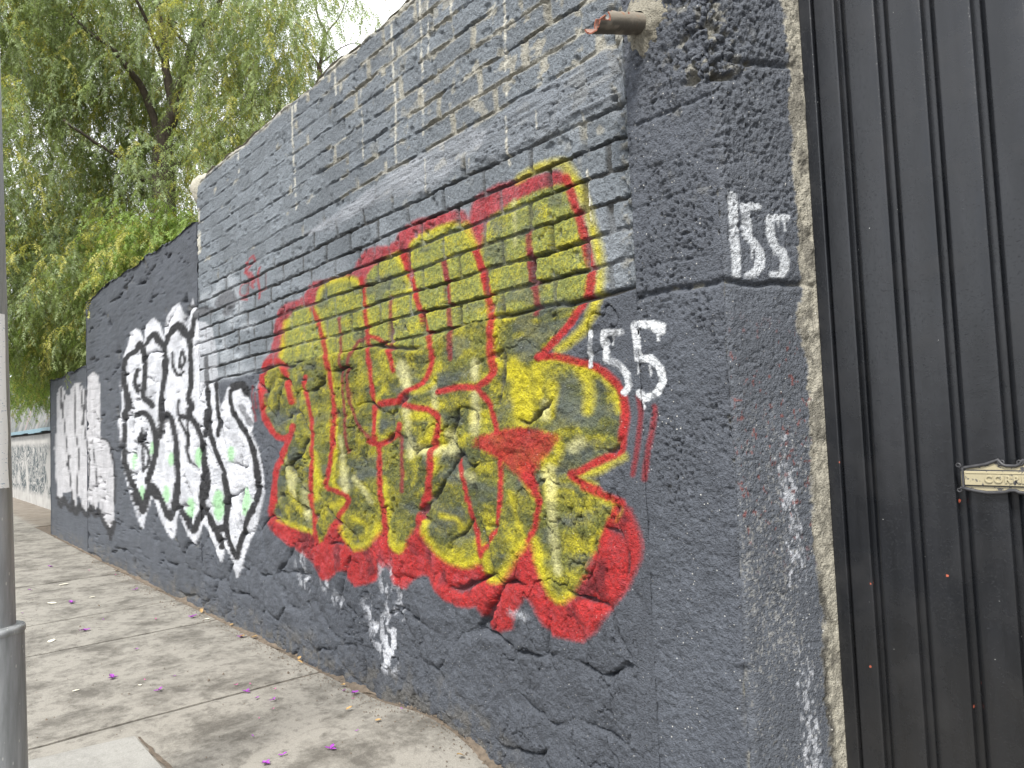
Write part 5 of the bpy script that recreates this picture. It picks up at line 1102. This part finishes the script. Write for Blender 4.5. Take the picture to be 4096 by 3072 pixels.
# --- the big pepper tree behind the wall
TB = np.array([-13.62, 3.74, 0.0])
big = empty('pepper_tree', tuple(TB), 'big pepper tree with dark forked trunk and hanging foliage behind the wall', 'tree')
limb(big, [(-13.7, 3.74, -.2), (-13.7, 3.74, 2.0), (-13.68, 3.74, 3.93), (-13.59, 3.72, 5.29), (-13.53, 3.70, 6.38), (-13.48, 3.71, 6.79), (-13.35, 3.84, 7.2)], .30, .115, 'trunk', 12)
limb(big, [(-13.36, 3.83, 7.15), (-13.38, 3.75, 7.74), (-13.39, 3.71, 8.15), (-13.46, 3.73, 8.62), (-13.59, 3.69, 9.06), (-13.69, 3.68, 9.9)], .085, .03)
limb(big, [(-13.37, 3.83, 7.13), (-13.08, 3.95, 7.82), (-12.86, 4.02, 8.22), (-12.52, 4.10, 8.42), (-12.24, 4.24, 8.67), (-11.99, 4.35, 9.3)], .10, .03)
limb(big, [(-13.53, 3.68, 6.6), (-13.44, 3.41, 7.39), (-13.26, 3.12, 7.68), (-13.11, 2.81, 7.91), (-13.11, 2.49, 8.07), (-13.05, 2.24, 8.25)], .075, .02)
limb(big, [(-13.54, 3.70, 6.2), (-13.47, 4.07, 6.44), (-13.34, 4.36, 6.74), (-13.20, 4.65, 7.16), (-13.12, 4.85, 7.65)], .06, .02)
limb(big, [(-13.58, 3.66, 5.9), (-13.40, 3.28, 5.95), (-13.14, 2.94, 6.11), (-12.95, 2.53, 6.22), (-12.79, 2.08, 6.42)], .055, .015)
limb(big, [(-13.4, 3.74, 7.9), (-13.2, 3.4, 8.5), (-13.1, 3.1, 9.0), (-13.0, 2.7, 9.3)], .04, .012)
limb(big, [(-12.9, 4.0, 8.15), (-12.95, 3.75, 8.4), (-12.8, 3.6, 8.5), (-12.6, 3.75, 8.35)], .03, .01)
r = np.random.default_rng(5); cl = []
def put(a, b, z): return TB + eR * a + eF * b + np.array([0, 0, z])
tries = 0
while len(cl) < 330 and tries < 20000:
    tries += 1
    a = r.uniform(-3.4, 2.6); z = r.uniform(3.6, 10.3); b = r.uniform(-2.4, 2.4)
    if ((a + 1.2) / 4.6) ** 2 + ((z - 7.0) / 4.6) ** 2 + (b / 2.9) ** 2 > 1: continue
    if a > 1.2 and z < 5.2: continue
    
    # the open window round the fork and the dark hollow under it
    if abs(a - 0.10 - (z - 7.6) * .12) < 0.55 and 6.6 < z < 9.0: 
        if r.random() < .93: continue
    if abs(a + 0.05) < 0.85 and 4.4 < z < 6.9 and b < 1.6: continue
    if a > 1.9 and r.random() < .35: continue
    cl.append((put(a, b, z), r.uniform(.75, 1.25)))
p1 = clumps(cl, 20, 0.34, 0.45, 1.05, (GRN, GRY, YGR), 11)
crown_object([p1], 'crown', big)

# --- bushier bright green tree leaning over the low wall
low = empty('pepper_tree', (-14.2, 3.7, 0), 'bright green drooping tree hanging over the low grey wall', 'tree')
limb(low, [(-14.2, 3.7, -.2), (-14.25, 3.6, 1.6), (-14.3, 3.4, 3.0), (-14.1, 3.2, 4.2)], .16, .06, 'trunk', 10)
limb(low, [(-14.3, 3.4, 3.0), (-13.8, 3.0, 3.9), (-13.2, 2.8, 4.5)], .06, .02); limb(low, [(-14.28, 3.45, 2.8), (-14.8, 2.8, 3.8), (-15.1, 2.4, 4.3)], .06, .02)
limb(low, [(-14.1, 3.2, 4.2), (-13.3, 3.3, 4.7), (-12.4, 3.2, 4.6)], .05, .012)
limb(low, [(-12.6, 2.75, 4.35), (-12.3, 2.5, 4.1), (-12.1, 2.42, 3.75)], .018, .006); limb(low, [(-12.45, 2.62, 4.2), (-12.05, 2.5, 4.22), (-11.9, 2.5, 4.2)], .012, .005)
cl = []; tries = 0
while len(cl) < 110 and tries < 9000:
    tries += 1
    x = r.uniform(-16.0, -11.0); y = r.uniform(2.45, 4.4); z = r.uniform(3.1, 5.4)
    if x > -12.2 and y < 2.75: y = 2.8 + r.random() * .8
    if x > -12 and z < 3.9: continue
    if z > 5.3 - 0.25 * abs(x + 13.6): continue
    cl.append((np.array([x, y, z]), r.uniform(.7, 1.15)))
for x, y, z in ((-13.0, 2.3, 3.55), (-13.5, 2.25, 3.5), (-12.6, 2.4, 3.7), (-14.1, 2.2, 3.45), (-14.6, 2.15, 3.6), (-15.0, 2.1, 3.7), (-12.3, 2.45, 3.85), (-13.3, 2.2, 3.9), (-14.3, 2.15, 3.9), (-12.9, 2.35, 4.1), (-15.3, 2.0, 3.2), (-15.6, 2.1, 3.6)): cl.append((np.array([x, y, z]), .85))
for k in range(34): cl.append((np.array([r.uniform(-16.8, -14.6), r.uniform(1.0, 2.7), r.uniform(2.9, 5.6)]), r.uniform(.7, 1.1)))
for k in range(26): cl.append((np.array([r.uniform(-20, -15.2), r.uniform(1.9, 2.85), r.uniform(2.7, 4.2)]), r.uniform(.8, 1.2)))
p2 = clumps(cl, 22, 0.28, 0.35, 0.85, (BRT, GRN * 1.15, YGR * 1.05), 21)
crown_object([p2], 'crown', low)

# --- thin tree further back, against the sky
thin = empty('pepper_tree', (-12.64, 6.2, 0), 'thin pepper tree with sparse airy foliage against the sky', 'tree')
limb(thin, [(-12.64, 6.2, -.2), (-12.66, 6.2, 4), (-12.64, 6.21, 7.5), (-12.59, 6.2, 8.28)], .12, .045, 'trunk', 8)
limb(thin, [(-12.59, 6.2, 8.26), (-12.63, 6.14, 8.46), (-12.78, 5.93, 8.83), (-12.9, 5.7, 9.3)], .03, .008)
limb(thin, [(-12.59, 6.2, 8.26), (-12.53, 6.24, 8.69), (-12.48, 6.27, 8.98), (-12.55, 6.15, 9.4), (-12.5, 6.17, 10.1)], .035, .01)
limb(thin, [(-12.5, 6.26, 8.9), (-12.3, 6.5, 9.3), (-12.2, 6.7, 9.9)], .018, .006); limb(thin, [(-12.56, 6.22, 8.4), (-12.3, 6.6, 8.75), (-12.15, 6.9, 8.8)], .014, .005)
cl = []
TT = np.array([-12.6, 6.2, 0.0])
for k in range(26):
    a = r.uniform(-1.3, 1.5); z = r.uniform(7.6, 10.6); b = r.uniform(-.8, .8)
    if abs(a) < .25 and z < 9: continue
    cl.append((TT + eR * a + eF * b + np.array([0, 0, z]), r.uniform(.5, .95)))
p3 = clumps(cl, 9, 0.26, 0.4, 0.9, (GRY, GRN, GRY * 1.1), 31)
crown_object([p3], 'crown', thin)
